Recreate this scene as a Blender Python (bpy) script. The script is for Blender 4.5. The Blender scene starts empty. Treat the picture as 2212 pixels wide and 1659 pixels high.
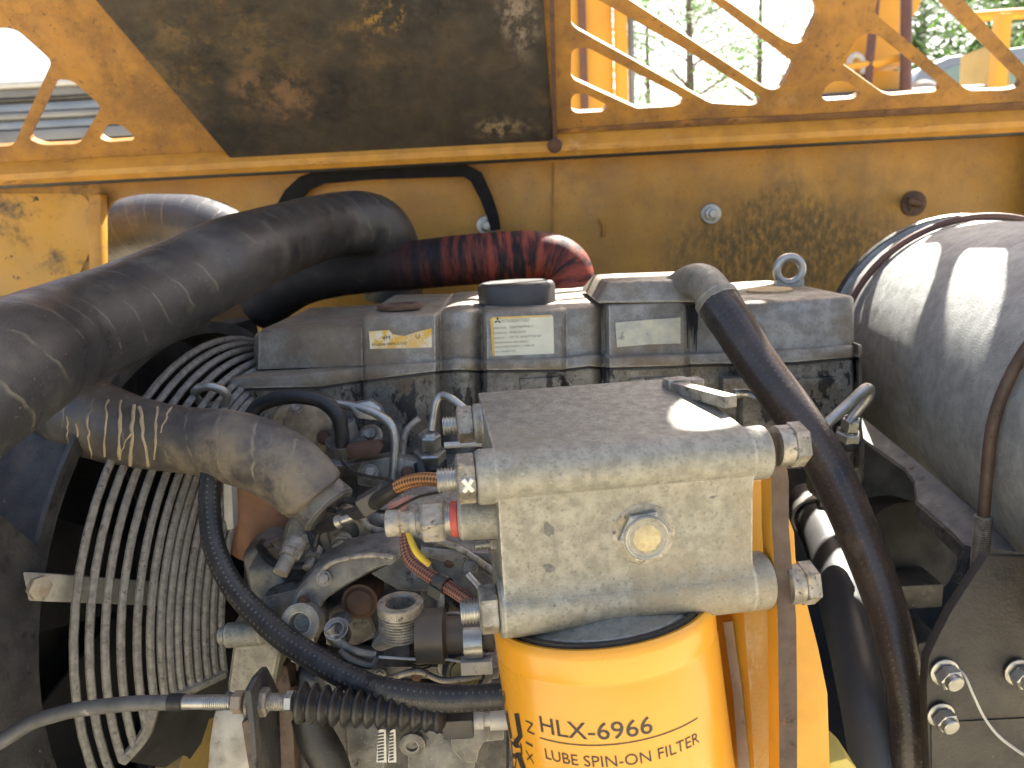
import bpy, bmesh, math, random
import numpy as np
from mathutils import Vector, Matrix
random.seed(7); np.random.seed(7)
scene = bpy.context.scene
col = scene.collection
R = math.radians

# ------------------------------------------------------------------ camera
PITCH, ROLL, FPX = R(12), R(3), 1640.0          # focal length in units of a 2212 px wide frame
CAM = Vector((0, 0, 1.6))
Xw, Yw, Zw = Vector((1, 0, 0)), Vector((0, 1, 0)), Vector((0, 0, 1))
FW = Vector((0, math.cos(PITCH), -math.sin(PITCH)))
U0 = Vector((0, math.sin(PITCH), math.cos(PITCH)))
RT = Xw*math.cos(ROLL) - U0*math.sin(ROLL)
UP = U0*math.cos(ROLL) + Xw*math.sin(ROLL)
cd = bpy.data.cameras.new('camera'); cam = bpy.data.objects.new('camera', cd); col.objects.link(cam)
cam.matrix_world = Matrix(((RT.x, UP.x, -FW.x, CAM.x), (RT.y, UP.y, -FW.y, CAM.y), (RT.z, UP.z, -FW.z, CAM.z), (0, 0, 0, 1)))
cd.sensor_width = 36; cd.lens = 36*FPX/2212; cd.clip_start = .02; cd.clip_end = 2000
cd.dof.use_dof = True; cd.dof.focus_distance = .48; cd.dof.aperture_fstop = 13
scene.camera = cam

# ------------------------------------------------------------------ light
SUN_AZ, SUN_EL = R(28), R(50)                   # azimuth measured from +Y (away from the camera) towards +X
sd = Vector((math.sin(SUN_AZ)*math.cos(SUN_EL), math.cos(SUN_AZ)*math.cos(SUN_EL), math.sin(SUN_EL)))
w = bpy.data.worlds.new('World'); scene.world = w; w.use_nodes = True
sky = w.node_tree.nodes.new('ShaderNodeTexSky'); sky.sky_type = 'NISHITA'; sky.sun_disc = False
sky.sun_elevation = SUN_EL; sky.sun_rotation = SUN_AZ; sky.air_density = 1.0; sky.dust_density = 4.5; sky.ozone_density = .4
w.node_tree.links.new(sky.outputs[0], w.node_tree.nodes['Background'].inputs[0])
w.node_tree.nodes['Background'].inputs[1].default_value = .07
sl = bpy.data.lights.new('sun', 'SUN'); sl.energy = 5.0; sl.angle = R(.5); sl.color = (1, .94, .84)
so = bpy.data.objects.new('sun', sl); col.objects.link(so); so.rotation_euler = sd.to_track_quat('Z', 'Y').to_euler()
scene.view_settings.view_transform = 'Standard'; scene.view_settings.look = 'None'
scene.view_settings.exposure = 2.55; scene.view_settings.gamma = 1
scene.cycles.max_bounces = 8

# ------------------------------------------------------------------ pixel -> place
def ray(x, y): return FW + RT*((x-1106)/FPX) - UP*((y-829.5)/FPX)
def P(x, y, d): return CAM + ray(x, y)*d
def S(d): return d/FPX                          # metres per pixel at depth d
def hit(x, y, q, n):
    v = ray(x, y); return CAM + v*(n.dot(q-CAM)/n.dot(v))

# ------------------------------------------------------------------ materials
def srgb(*c): return tuple(((v/255)/12.92 if v/255 <= .04045 else ((v/255+.055)/1.055)**2.4) for v in c)+(1,)
def lin(*c): return tuple(c)+(1,)
MATS = {}
def mat(name, a, b, sc=25, rough=(.45, .7), metal=0.0, bump=.15, bsc=250, layers=(), coat=0.0, uv=None, stretch=None, spec=.5, edge=None):
    """two noise-mixed base colours plus wear layers (colour, scale, low, high, stretch, roughness, metal)."""
    if name in MATS: return MATS[name]
    m = bpy.data.materials.new(name); m.use_nodes = True; nt = m.node_tree; N = nt.nodes; Lk = nt.links
    bs = N['Principled BSDF']; tc = N.new('ShaderNodeTexCoord')
    def vec(st=None, useuv=False):
        src = tc.outputs['UV' if useuv else 'Object']
        if st is None: return src
        mp = N.new('ShaderNodeMapping'); mp.inputs['Scale'].default_value = st[:3]
        if len(st) > 3: mp.inputs['Location'].default_value = st[3:6]
        Lk.new(src, mp.inputs[0]); return mp.outputs[0]
    def noise(scale, detail=8, v=None, ro=.6):
        n = N.new('ShaderNodeTexNoise'); n.inputs['Scale'].default_value = scale
        n.inputs['Detail'].default_value = detail; n.inputs['Roughness'].default_value = ro
        Lk.new(v if v is not None else vec(), n.inputs['Vector']); return n.outputs['Fac']
    def ramp(fac, lo, hi, o0=0, o1=1):
        r = N.new('ShaderNodeMapRange'); r.inputs[1].default_value = lo; r.inputs[2].default_value = hi
        r.inputs[3].default_value = o0; r.inputs[4].default_value = o1; r.interpolation_type = 'SMOOTHSTEP'
        Lk.new(fac, r.inputs[0]); return r.outputs[0]
    def mix(fac, c0, c1):
        x = N.new('ShaderNodeMix'); x.data_type = 'RGBA'
        Lk.new(fac, x.inputs[0])
        for i, c in ((6, c0), (7, c1)):
            if isinstance(c, tuple): x.inputs[i].default_value = c
            else: Lk.new(c, x.inputs[i])
        return x.outputs[2]
    def mixf(fac, c0, c1):
        x = N.new('ShaderNodeMix'); x.data_type = 'FLOAT'; Lk.new(fac, x.inputs[0])
        for i, c in ((2, c0), (3, c1)):
            if isinstance(c, (int, float)): x.inputs[i].default_value = c
            else: Lk.new(c, x.inputs[i])
        return x.outputs[0]
    base = noise(sc, 9, vec(stretch))
    c = mix(ramp(base, .33, .67), a, b)
    ro = ramp(noise(sc*1.7, 6), .3, .7, rough[0], rough[1]); me = None
    hgt = noise(bsc, 6)
    for L in layers:
        cl, s, lo, hi = L[:4]; st = L[4] if len(L) > 4 else None
        isuv = bool(st and st[0] == 'uv'); st2 = st[1:] if isuv else st
        k = ramp(noise(s, 10, vec(st2, isuv), .72), lo, hi)
        if len(L) > 7 and L[7]:                  # the mark keeps to one region of the surface
            rg = L[7]; mp = N.new('ShaderNodeMapping'); mp.vector_type = 'POINT'
            mp.inputs['Location'].default_value = tuple(-rg[i]/rg[3+i] for i in range(3)); mp.inputs['Scale'].default_value = tuple(1/rg[3+i] for i in range(3))
            Lk.new(tc.outputs['Object'], mp.inputs[0]); ln_ = N.new('ShaderNodeVectorMath'); ln_.operation = 'LENGTH'; Lk.new(mp.outputs[0], ln_.inputs[0])
            ad_ = N.new('ShaderNodeMath'); ad_.operation = 'MULTIPLY_ADD'; Lk.new(noise(14, 6), ad_.inputs[0]); ad_.inputs[1].default_value = rg[6] if len(rg) > 6 else 1.2; Lk.new(ln_.outputs['Value'], ad_.inputs[2])
            k2 = ramp(ad_.outputs[0], .85+(rg[6] if len(rg) > 6 else 1.2)*.5, .25+(rg[6] if len(rg) > 6 else 1.2)*.5)
            mu = N.new('ShaderNodeMath'); mu.operation = 'MULTIPLY'; Lk.new(k, mu.inputs[0]); Lk.new(k2, mu.inputs[1]); k = mu.outputs[0]
        c = mix(k, c, cl)
        if len(L) > 5 and L[5] is not None: ro = mixf(k, ro, L[5])
        if len(L) > 6 and L[6] is not None: me = mixf(k, metal if me is None else me, L[6])
    if edge:                                     # paint or skin worn off along real edges
        bv = N.new('ShaderNodeBevel'); bv.samples = 4; bv.inputs['Radius'].default_value = edge[1]
        ge = N.new('ShaderNodeNewGeometry'); dt = N.new('ShaderNodeVectorMath'); dt.operation = 'DOT_PRODUCT'
        Lk.new(bv.outputs[0], dt.inputs[0]); Lk.new(ge.outputs['Normal'], dt.inputs[1])
        k = ramp(dt.outputs['Value'], .995, .93); mu = N.new('ShaderNodeMath'); mu.operation = 'MULTIPLY'; Lk.new(k, mu.inputs[0]); Lk.new(ramp(noise(160, 5), .35, .6, .15, 1), mu.inputs[1])
        c = mix(mu.outputs[0], c, edge[0]); ro = mixf(mu.outputs[0], ro, .35)
    if uv:                                       # procedural wrap marks along a hose
        kind = uv[0]
        if kind == 'wrap':                       # helical tape seams
            mp = N.new('ShaderNodeMapping'); Lk.new(tc.outputs['UV'], mp.inputs[0])
            mp.inputs['Rotation'].default_value = (0, 0, uv[2])
            wv = N.new('ShaderNodeTexWave'); wv.wave_type = 'BANDS'; wv.bands_direction = 'X'; wv.wave_profile = 'SAW'
            wv.inputs['Scale'].default_value = uv[1]; wv.inputs['Distortion'].default_value = 1.1; wv.inputs['Detail'].default_value = 2
            wv.inputs['Detail Scale'].default_value = 1.5
            Lk.new(mp.outputs[0], wv.inputs['Vector'])
            ln = ramp(wv.outputs['Fac'], .90, .97)
            pt = ramp(noise(9, 4, vec((1, 1, 1), True)), .42, .6)
            mm = N.new('ShaderNodeMath'); mm.operation = 'MULTIPLY'; Lk.new(ln, mm.inputs[0]); Lk.new(pt, mm.inputs[1])
            c = mix(mm.outputs[0], c, uv[3])
            ad = N.new('ShaderNodeMath'); ad.operation = 'MULTIPLY_ADD'; Lk.new(wv.outputs['Fac'], ad.inputs[0]); ad.inputs[1].default_value = .35; Lk.new(hgt, ad.inputs[2]); hgt = ad.outputs[0]
        elif kind == 'braid':                    # crossing yarns
            outs = []
            for sgn in (1, -1):
                mp = N.new('ShaderNodeMapping'); Lk.new(tc.outputs['UV'], mp.inputs[0])
                mp.inputs['Scale'].default_value = (uv[1], uv[2], 1); mp.inputs['Rotation'].default_value = (0, 0, 0)
                sep = N.new('ShaderNodeSeparateXYZ'); Lk.new(mp.outputs[0], sep.inputs[0])
                a1 = N.new('ShaderNodeMath'); a1.operation = 'MULTIPLY_ADD'; Lk.new(sep.outputs[1], a1.inputs[0]); a1.inputs[1].default_value = sgn; Lk.new(sep.outputs[0], a1.inputs[2])
                s1 = N.new('ShaderNodeMath'); s1.operation = 'SINE'; Lk.new(a1.outputs[0], s1.inputs[0]); outs.append(s1.outputs[0])
            mx = N.new('ShaderNodeMath'); mx.operation = 'MULTIPLY'; Lk.new(outs[0], mx.inputs[0]); Lk.new(outs[1], mx.inputs[1])
            kk = ramp(mx.outputs[0], uv[5] if len(uv) > 5 else -.2, uv[6] if len(uv) > 6 else .8)
            c = mix(kk, uv[3], c) if not uv[4] else mix(kk, c, uv[3])
            hgt = kk
        elif kind == 'bands':                    # worn bands round the hose, patchy along it
            mp = N.new('ShaderNodeMapping'); Lk.new(tc.outputs['UV'], mp.inputs[0]); mp.inputs['Scale'].default_value = (uv[1], uv[2], 1)
            k1 = noise(1, 8, mp.outputs[0], .7)
            sep = N.new('ShaderNodeSeparateXYZ'); Lk.new(tc.outputs['UV'], sep.inputs[0])
            env = ramp(sep.outputs[0], uv[4], uv[5])
            mm = N.new('ShaderNodeMath'); mm.operation = 'MULTIPLY'; Lk.new(ramp(k1, .42, .62), mm.inputs[0]); Lk.new(env, mm.inputs[1])
            c = mix(mm.outputs[0], c, uv[3]); hgt = k1
    Lk.new(c, bs.inputs['Base Color']) if not isinstance(c, tuple) else None
    Lk.new(ro, bs.inputs['Roughness'])
    if me is None: bs.inputs['Metallic'].default_value = metal
    else: Lk.new(me, bs.inputs['Metallic'])
    bs.inputs['Coat Weight'].default_value = coat; bs.inputs['Coat Roughness'].default_value = .15
    bs.inputs['Specular IOR Level'].default_value = spec
    bp = N.new('ShaderNodeBump'); bp.inputs['Strength'].default_value = bump; bp.inputs['Distance'].default_value = .001
    Lk.new(hgt, bp.inputs['Height']); Lk.new(bp.outputs[0], bs.inputs['Normal'])
    MATS[name] = m; return m

GRIME = lin(.035, .024, .014)
hood_y = mat('hood yellow paint', lin(.385, .18, .026), lin(.26, .118, .023), 22, (.45, .7), bump=.25, bsc=300,
             layers=[(lin(.19, .095, .028), 11, .42, .68, (1, .5, 1.3), .8), (lin(.10, .05, .024), 120, .56, .68), (lin(.36, .24, .12), 8, .58, .74, None, .8), (lin(.045, .035, .03), 40, .60, .72, None, .8), (lin(.52, .26, .035), 300, .58, .7)])
lip_y = mat('lip yellow paint', lin(.50, .242, .032), lin(.38, .18, .026), 26, (.4, .65), bump=.2, bsc=260,
            layers=[(lin(.18, .075, .025), 26, .56, .72, (.6, 1, 3), .8), (lin(.06, .04, .03), 80, .64, .72), (lin(.5, .33, .13), 14, .6, .75)])
wall_y = mat('wall yellow paint', lin(.41, .198, .019), lin(.30, .142, .016), 8, (.35, .6), bump=.1, bsc=150,
             layers=[(lin(.24, .118, .02), 10, .44, .70), (lin(.15, .078, .024), 170, .55, .68), (lin(.055, .04, .022), 26, .68, .76),
             (lin(.11, .07, .02), 75, .66, .42, (1.5, 1, .8), .75, None, (.44, 0, .43, .30, 1, .17, 1.0)),
             (lin(.06, .05, .035), 30, .35, .6, None, .8, None, (-.72, 0, .52, .22, 1, .12, 1.6))])
wall_spot = mat('speckled yellow paint', lin(.115, .085, .04), lin(.14, .10, .04), 5, (.5, .8), bump=.1,
             layers=[(lin(.54, .28, .025), 95, .46, .58, (1, 1, .6))])
wall_black = mat('sooty yellow paint', lin(.52, .27, .04), lin(.42, .24, .06), 6, (.5, .8), layers=[(lin(.06, .048, .032), 13, .50, .70), (lin(.025, .022, .02), 60, .6, .66)])
sound = mat('sooty sound panel', lin(.020, .016, .012), lin(.045, .032, .02), 16, (.55, .9), bump=.5, bsc=300,
            layers=[(lin(.17, .10, .032), 5, .47, .70, (1, 1, 1.5)), (lin(.014, .012, .010), 8, .48, .62, (.7, 1, 1.2)), (lin(.20, .15, .085), 9, .58, .70, (.8, 1, 1.3)), (lin(.03, .024, .018), 70, .5, .62), (lin(.42, .33, .2), 60, .70, .76)])
rust = mat('rust', lin(.10, .05, .028), lin(.065, .036, .024), 60, (.6, .9), bump=.4, layers=[(lin(.24, .10, .04), 90, .60, .72), (lin(.2, .17, .13), 120, .62, .72)])
edge_rust = mat('raw steel edge', lin(.06, .036, .023), lin(.09, .058, .04), 80, (.5, .75), bump=.3, layers=[(lin(.22, .075, .016), 30, .64, .73), (lin(.028, .02, .016), 140, .56, .67), (lin(.16, .12, .085), 300, .63, .71)])
alu = mat('cast aluminium', lin(.29, .282, .24), lin(.19, .184, .155), 140, (.33, .56), .4, .6, 1100,
          layers=[(lin(.26, .22, .15), 15, .46, .70, None, .75, .1), (lin(.38, .35, .28), 380, .57, .72, None, .8, .1), (lin(.115, .108, .094), 560, .55, .70, None, .7, .2), (lin(.085, .082, .077), 36, .66, .70, None, .55, .2)], edge=(lin(.52, .5, .45), .0022))
cover = mat('valve cover aluminium', lin(.315, .295, .25), lin(.19, .174, .145), 70, (.28, .48), .38, .5, 900,
          layers=[(lin(.17, .13, .085), 10, .40, .64, None, .75, .1), (lin(.095, .078, .058), 420, .52, .67, None, .7, .2), (lin(.40, .34, .24), 420, .57, .70, None, .8, .1), (lin(.012, .011, .012), 42, .665, .69, (1.3, 1, .45), .45, 0)], edge=(lin(.52, .5, .45), .0022))
oily = mat('oil-streaked aluminium', lin(.24, .225, .195), lin(.13, .12, .1), 90, (.35, .6), .35, .5, 800,
          layers=[(lin(.12, .095, .065), 14, .46, .66, None, .8, .1), (lin(.07, .058, .044), 330, .52, .64), (lin(.3, .26, .19), 380, .6, .68, None, .9, 0), (lin(.007, .007, .008), 34, .545, .575, (1.2, 1, .6), .35, 0)])
oil = mat('oil film', lin(.012, .011, .011), lin(.02, .018, .016), 40, (.3, .6), 0, .4, 300)
dark_alu = mat('dirty grey casting', lin(.185, .182, .172), lin(.10, .098, .093), 70, (.36, .65), .35, .5, 800, layers=[(lin(.22, .19, .145), 30, .53, .7, None, .85, 0), (lin(.025, .025, .026), 40, .56, .66), (lin(.3, .27, .22), 300, .60, .7, None, .9, 0)], edge=(lin(.36, .34, .3), .0015))
tanc = mat('dusty tan casting', lin(.36, .285, .19), lin(.19, .155, .105), 80, (.5, .8), .15, .5, 600, layers=[(lin(.07, .058, .045), 60, .54, .68), (lin(.4, .34, .25), 260, .6, .7)])
zinc = mat('zinc plated steel', lin(.45, .44, .41), lin(.3, .3, .28), 60, (.3, .5), .8, .15, 600, layers=[(lin(.3, .22, .12), 55, .6, .72, None, .8, .1)])
dirtyzinc = mat('dusty zinc steel', lin(.36, .335, .29), lin(.18, .165, .14), 110, (.4, .65), .5, .4, 700, layers=[(lin(.42, .34, .21), 70, .54, .68, None, .9, 0), (lin(.07, .058, .045), 240, .56, .65, None, .9, 0), (lin(.25, .11, .04), 60, .66, .72, None, .9, 0)])
dark_steel = mat('dark greasy steel', lin(.036, .035, .034), lin(.065, .061, .057), 60, (.33, .62), .2, .5, 500, layers=[(lin(.14, .125, .1), 40, .54, .68, None, .85, 0), (lin(.012, .012, .012), 50, .57, .67), (lin(.18, .16, .13), 280, .61, .7, None, .9, 0)])
blackp = mat('black painted steel', lin(.024, .024, .026), lin(.045, .044, .043), 40, (.4, .62), 0, .45, 400, layers=[(lin(.10, .093, .08), 20, .50, .72, (1, 1, .3), .9), (lin(.30, .265, .2), 150, .64, .69, (1, 1, .4), .9), (lin(.014, .014, .015), 50, .56, .66)])
gusset_m = mat('brown black plate', lin(.022, .018, .0145), lin(.032, .026, .021), 24, (.4, .62), 0, .4, 450, layers=[(lin(.06, .04, .024), 20, .58, .74), (lin(.14, .12, .09), 160, .66, .70), (lin(.012, .011, .01), 60, .54, .66)])
void_m = mat('black steel and shade fill', lin(.012, .012, .013), lin(.02, .019, .018), 20, (.6, .9), 0, .3, 200)  # near-black colour, also fills gaps meant to read as deep shade
drum_m = mat('weathered grey drum', lin(.37, .385, .37), lin(.26, .272, .262), 70, (.40, .64), .12, .5, 700,
          layers=[(lin(.18, .19, .184), 13, .48, .72, (1, 1, 1.6)), (lin(.40, .39, .355), 160, .57, .70, None, .9, 0), (lin(.13, .13, .128), 420, .56, .70), (lin(.25, .17, .1), 80, .67, .75)])
guard_m = mat('dusty wire', lin(.25, .238, .215), lin(.15, .142, .128), 170, (.6, .85), .05, .6, 700, layers=[(lin(.07, .065, .06), 220, .56, .64), (lin(.34, .28, .18), 60, .64, .72)])
hoseA = mat('dusty rubber wrap', lin(.026, .027, .03), lin(.046, .0455, .046), 24, (.27, .46), 0, .4, 700,
          layers=[(lin(.12, .11, .085), 9, .50, .74, None, .7), (lin(.014, .014, .016), 12, .56, .72, None, .3), (lin(.32, .28, .2), 420, .63, .68, None, .9)], uv=('wrap', 9, .10, lin(.115, .107, .088)), spec=.65)
hoseC = mat('muddy rubber hose', lin(.050, .047, .046), lin(.08, .072, .064), 22, (.36, .58), 0, .4, 700,
          layers=[(lin(.19, .155, .11), 11, .45, .70, None, .8), (lin(.025, .025, .027), 13, .55, .7), (lin(.34, .28, .19), 380, .65, .70, None, .9)], uv=('wrap', 11, .08, lin(.19, .16, .11)), spec=.6)
mud = mat('dried mud', lin(.38, .31, .2), lin(.28, .225, .15), 60, (.85, .95), 0, .6, 500)
hoseB = mat('worn red silicone', lin(.012, .012, .014), lin(.02, .018, .02), 20, (.55, .8), 0, .35, 400, layers=[(lin(.06, .054, .047), 40, .58, .74)], uv=('bands', 75, 2.2, lin(.27, .055, .033), .19, .40), spec=.25)
rubber = mat('black rubber', lin(.012, .012, .013), lin(.022, .0215, .021), 40, (.35, .58), 0, .3, 500, layers=[(lin(.07, .065, .055), 30, .58, .75, None, .85), (lin(.2, .18, .15), 380, .67, .72)])
braidE = mat('braided rubber line', lin(.016, .016, .018), lin(.028, .027, .026), 60, (.38, .6), 0, .6, 500, layers=[(lin(.08, .072, .058), 30, .54, .72, None, .85), (lin(.2, .18, .15), 420, .66, .72)], uv=('braid', 760, 25.13, lin(.12, .11, .09), True, .60, 1.1))
hoseG = mat('dark brown pressure hose', lin(.035, .026, .022), lin(.05, .037, .03), 20, (.25, .4), 0, .2, 500, layers=[(lin(.10, .075, .05), 26, .55, .75, None, .7), (lin(.016, .016, .018), 9, .5, .62), (lin(.14, .11, .08), 420, .66, .72)], uv=('braid', 620, 50.27, lin(.075, .055, .042), True, .5, 1.2))
hoseH = mat('smooth grey black hose', lin(.05, .05, .052), lin(.065, .064, .063), 12, (.36, .52), 0, .15, 700, layers=[(lin(.13, .12, .105), 40, .60, .74, None, .8), (lin(.02, .02, .021), 90, .6, .7)])
conduit_o = mat('orange braided sleeve', lin(.42, .18, .05), lin(.33, .13, .04), 60, (.6, .8), 0, .7, 500, uv=('braid', 1500, 25, lin(.07, .035, .015), False, -.5, .3))
conduit_r = mat('brown braided sleeve', lin(.3, .13, .085), lin(.22, .09, .06), 60, (.6, .8), 0, .7, 500, uv=('braid', 1500, 25, lin(.05, .025, .02), False, -.5, .3))
filter_y = mat('filter yellow enamel', lin(.73, .33, .022), lin(.66, .295, .019), 11, (.26, .40), 0, .04, 160, coat=.25,
          layers=[(lin(.50, .22, .02), 26, .60, .78, (1, 1, .4), .6), (lin(.12, .055, .02), 260, .70, .75), (lin(.85, .5, .1), 14, .62, .75)])
brk_y = mat('bracket yellow paint', lin(.68, .34, .03), lin(.56, .27, .025), 18, (.4, .6), 0, .15, 200, layers=[(lin(.32, .16, .03), 24, .58, .74), (lin(.1, .05, .02), 130, .7, .75)])
bare = mat('bare pale steel', lin(.5, .49, .46), lin(.38, .37, .34), 40, (.5, .7), .3, .3, 400, layers=[(lin(.2, .18, .15), 70, .58, .7)])
strap_m = mat('matt black strap', lin(.008, .008, .009), lin(.014, .013, .013), 40, (.7, .9), 0, .2, 400, spec=.15)
cap_m = mat('black plastic cap', lin(.03, .031, .033), lin(.045, .043, .041), 40, (.4, .55), 0, .15, 400, layers=[(lin(.1, .09, .075), 50, .6, .75)])
stick_y = mat('torn yellow sticker', lin(.62, .60, .5), lin(.6, .38, .08), 45, (.5, .7), 0, .1, 300, layers=[(lin(.62, .36, .04), 50, .5, .56), (lin(.42, .41, .39), 38, .56, .6, None, .4, .5)])
stick_w = mat('pale data sticker', lin(.62, .60, .46), lin(.55, .53, .4), 45, (.5, .7), 0, .1, 300)
stick_o = mat('amber sticker edge', lin(.62, .4, .06), lin(.55, .36, .08), 45, (.5, .7), 0, .1, 300)
stick_g = mat('scratched grey sticker', lin(.5, .48, .36), lin(.36, .35, .3), 70, (.5, .7), 0, .1, 300, layers=[(lin(.25, .24, .22), 60, .58, .63), (lin(.55, .4, .08), 80, .67, .7)])
ink = mat('black ink', lin(.02, .017, .015), lin(.035, .03, .022), 200, (.4, .6))
inkfade = mat('faded ink', lin(.22, .21, .18), lin(.3, .28, .23), 200, (.5, .7))
paint_w = mat('white paint dab', lin(.7, .68, .62), lin(.6, .57, .5), 200, (.6, .8), bump=.4)
ringred = mat('red sealing ring', lin(.4, .06, .045), lin(.25, .05, .04), 120, (.5, .7))
wire_y = mat('yellow wire', lin(.6, .42, .03), lin(.45, .32, .03), 70, (.5, .7), layers=[(lin(.05, .04, .02), 190, .6, .66)])
red_m = mat('faded red tape', lin(.4, .1, .09), lin(.35, .2, .17), 70, (.6, .8))
pump_y = mat('dull yellow band', lin(.45, .31, .1), lin(.36, .25, .09), 30, (.6, .8), layers=[(lin(.05, .04, .03), 60, .64, .7)])
dirt_m = mat('dry tan ground', lin(.37, .325, .225), lin(.43, .38, .27), 2.5, (.9, 1), bump=.4, bsc=30)
mach_y = mat('excavator yellow', lin(.66, .33, .03), lin(.6, .29, .03), 3, (.4, .6), layers=[(lin(.35, .18, .04), 5, .6, .75)])
brownrod = mat('brown rod', lin(.13, .06, .045), lin(.1, .05, .04), 9, (.5, .7))
bluegrey = mat('blue grey sheet', lin(.16, .2, .27), lin(.22, .26, .32), 3, (.35, .5), .3)
greyrail = mat('grey rail', lin(.2, .205, .21), lin(.13, .13, .135), 3, (.4, .6), .3)
carm = mat('blue grey car paint', lin(.20, .235, .29), lin(.22, .25, .3), 3, (.25, .35), coat=.5)
glassm = mat('greenish glass', lin(.16, .25, .24), lin(.18, .27, .26), 3, (.05, .1), coat=1)
tyre_m = mat('light grey cylinder', lin(.42, .43, .43), lin(.36, .36, .36), 6, (.3, .5))
bark = mat('bark', lin(.09, .065, .05), lin(.15, .12, .09), 12, (.8, .95), bump=.6, bsc=30)
def leaf_mat():
    m = mat('leaves', lin(.045, .095, .022), lin(.085, .14, .035), .7, (.5, .7), bump=0)
    return m
leafm = leaf_mat()
nt = leafm.node_tree; tr = nt.nodes.new('ShaderNodeBsdfTranslucent'); tr.inputs[0].default_value = (.12, .26, .035, 1); mxs = nt.nodes.new('ShaderNodeMixShader'); mxs.inputs[0].default_value = .45
nt.links.new(nt.nodes['Principled BSDF'].outputs[0], mxs.inputs[1]); nt.links.new(tr.outputs[0], mxs.inputs[2]); nt.links.new(mxs.outputs[0], nt.nodes['Material Output'].inputs[0])

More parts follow.
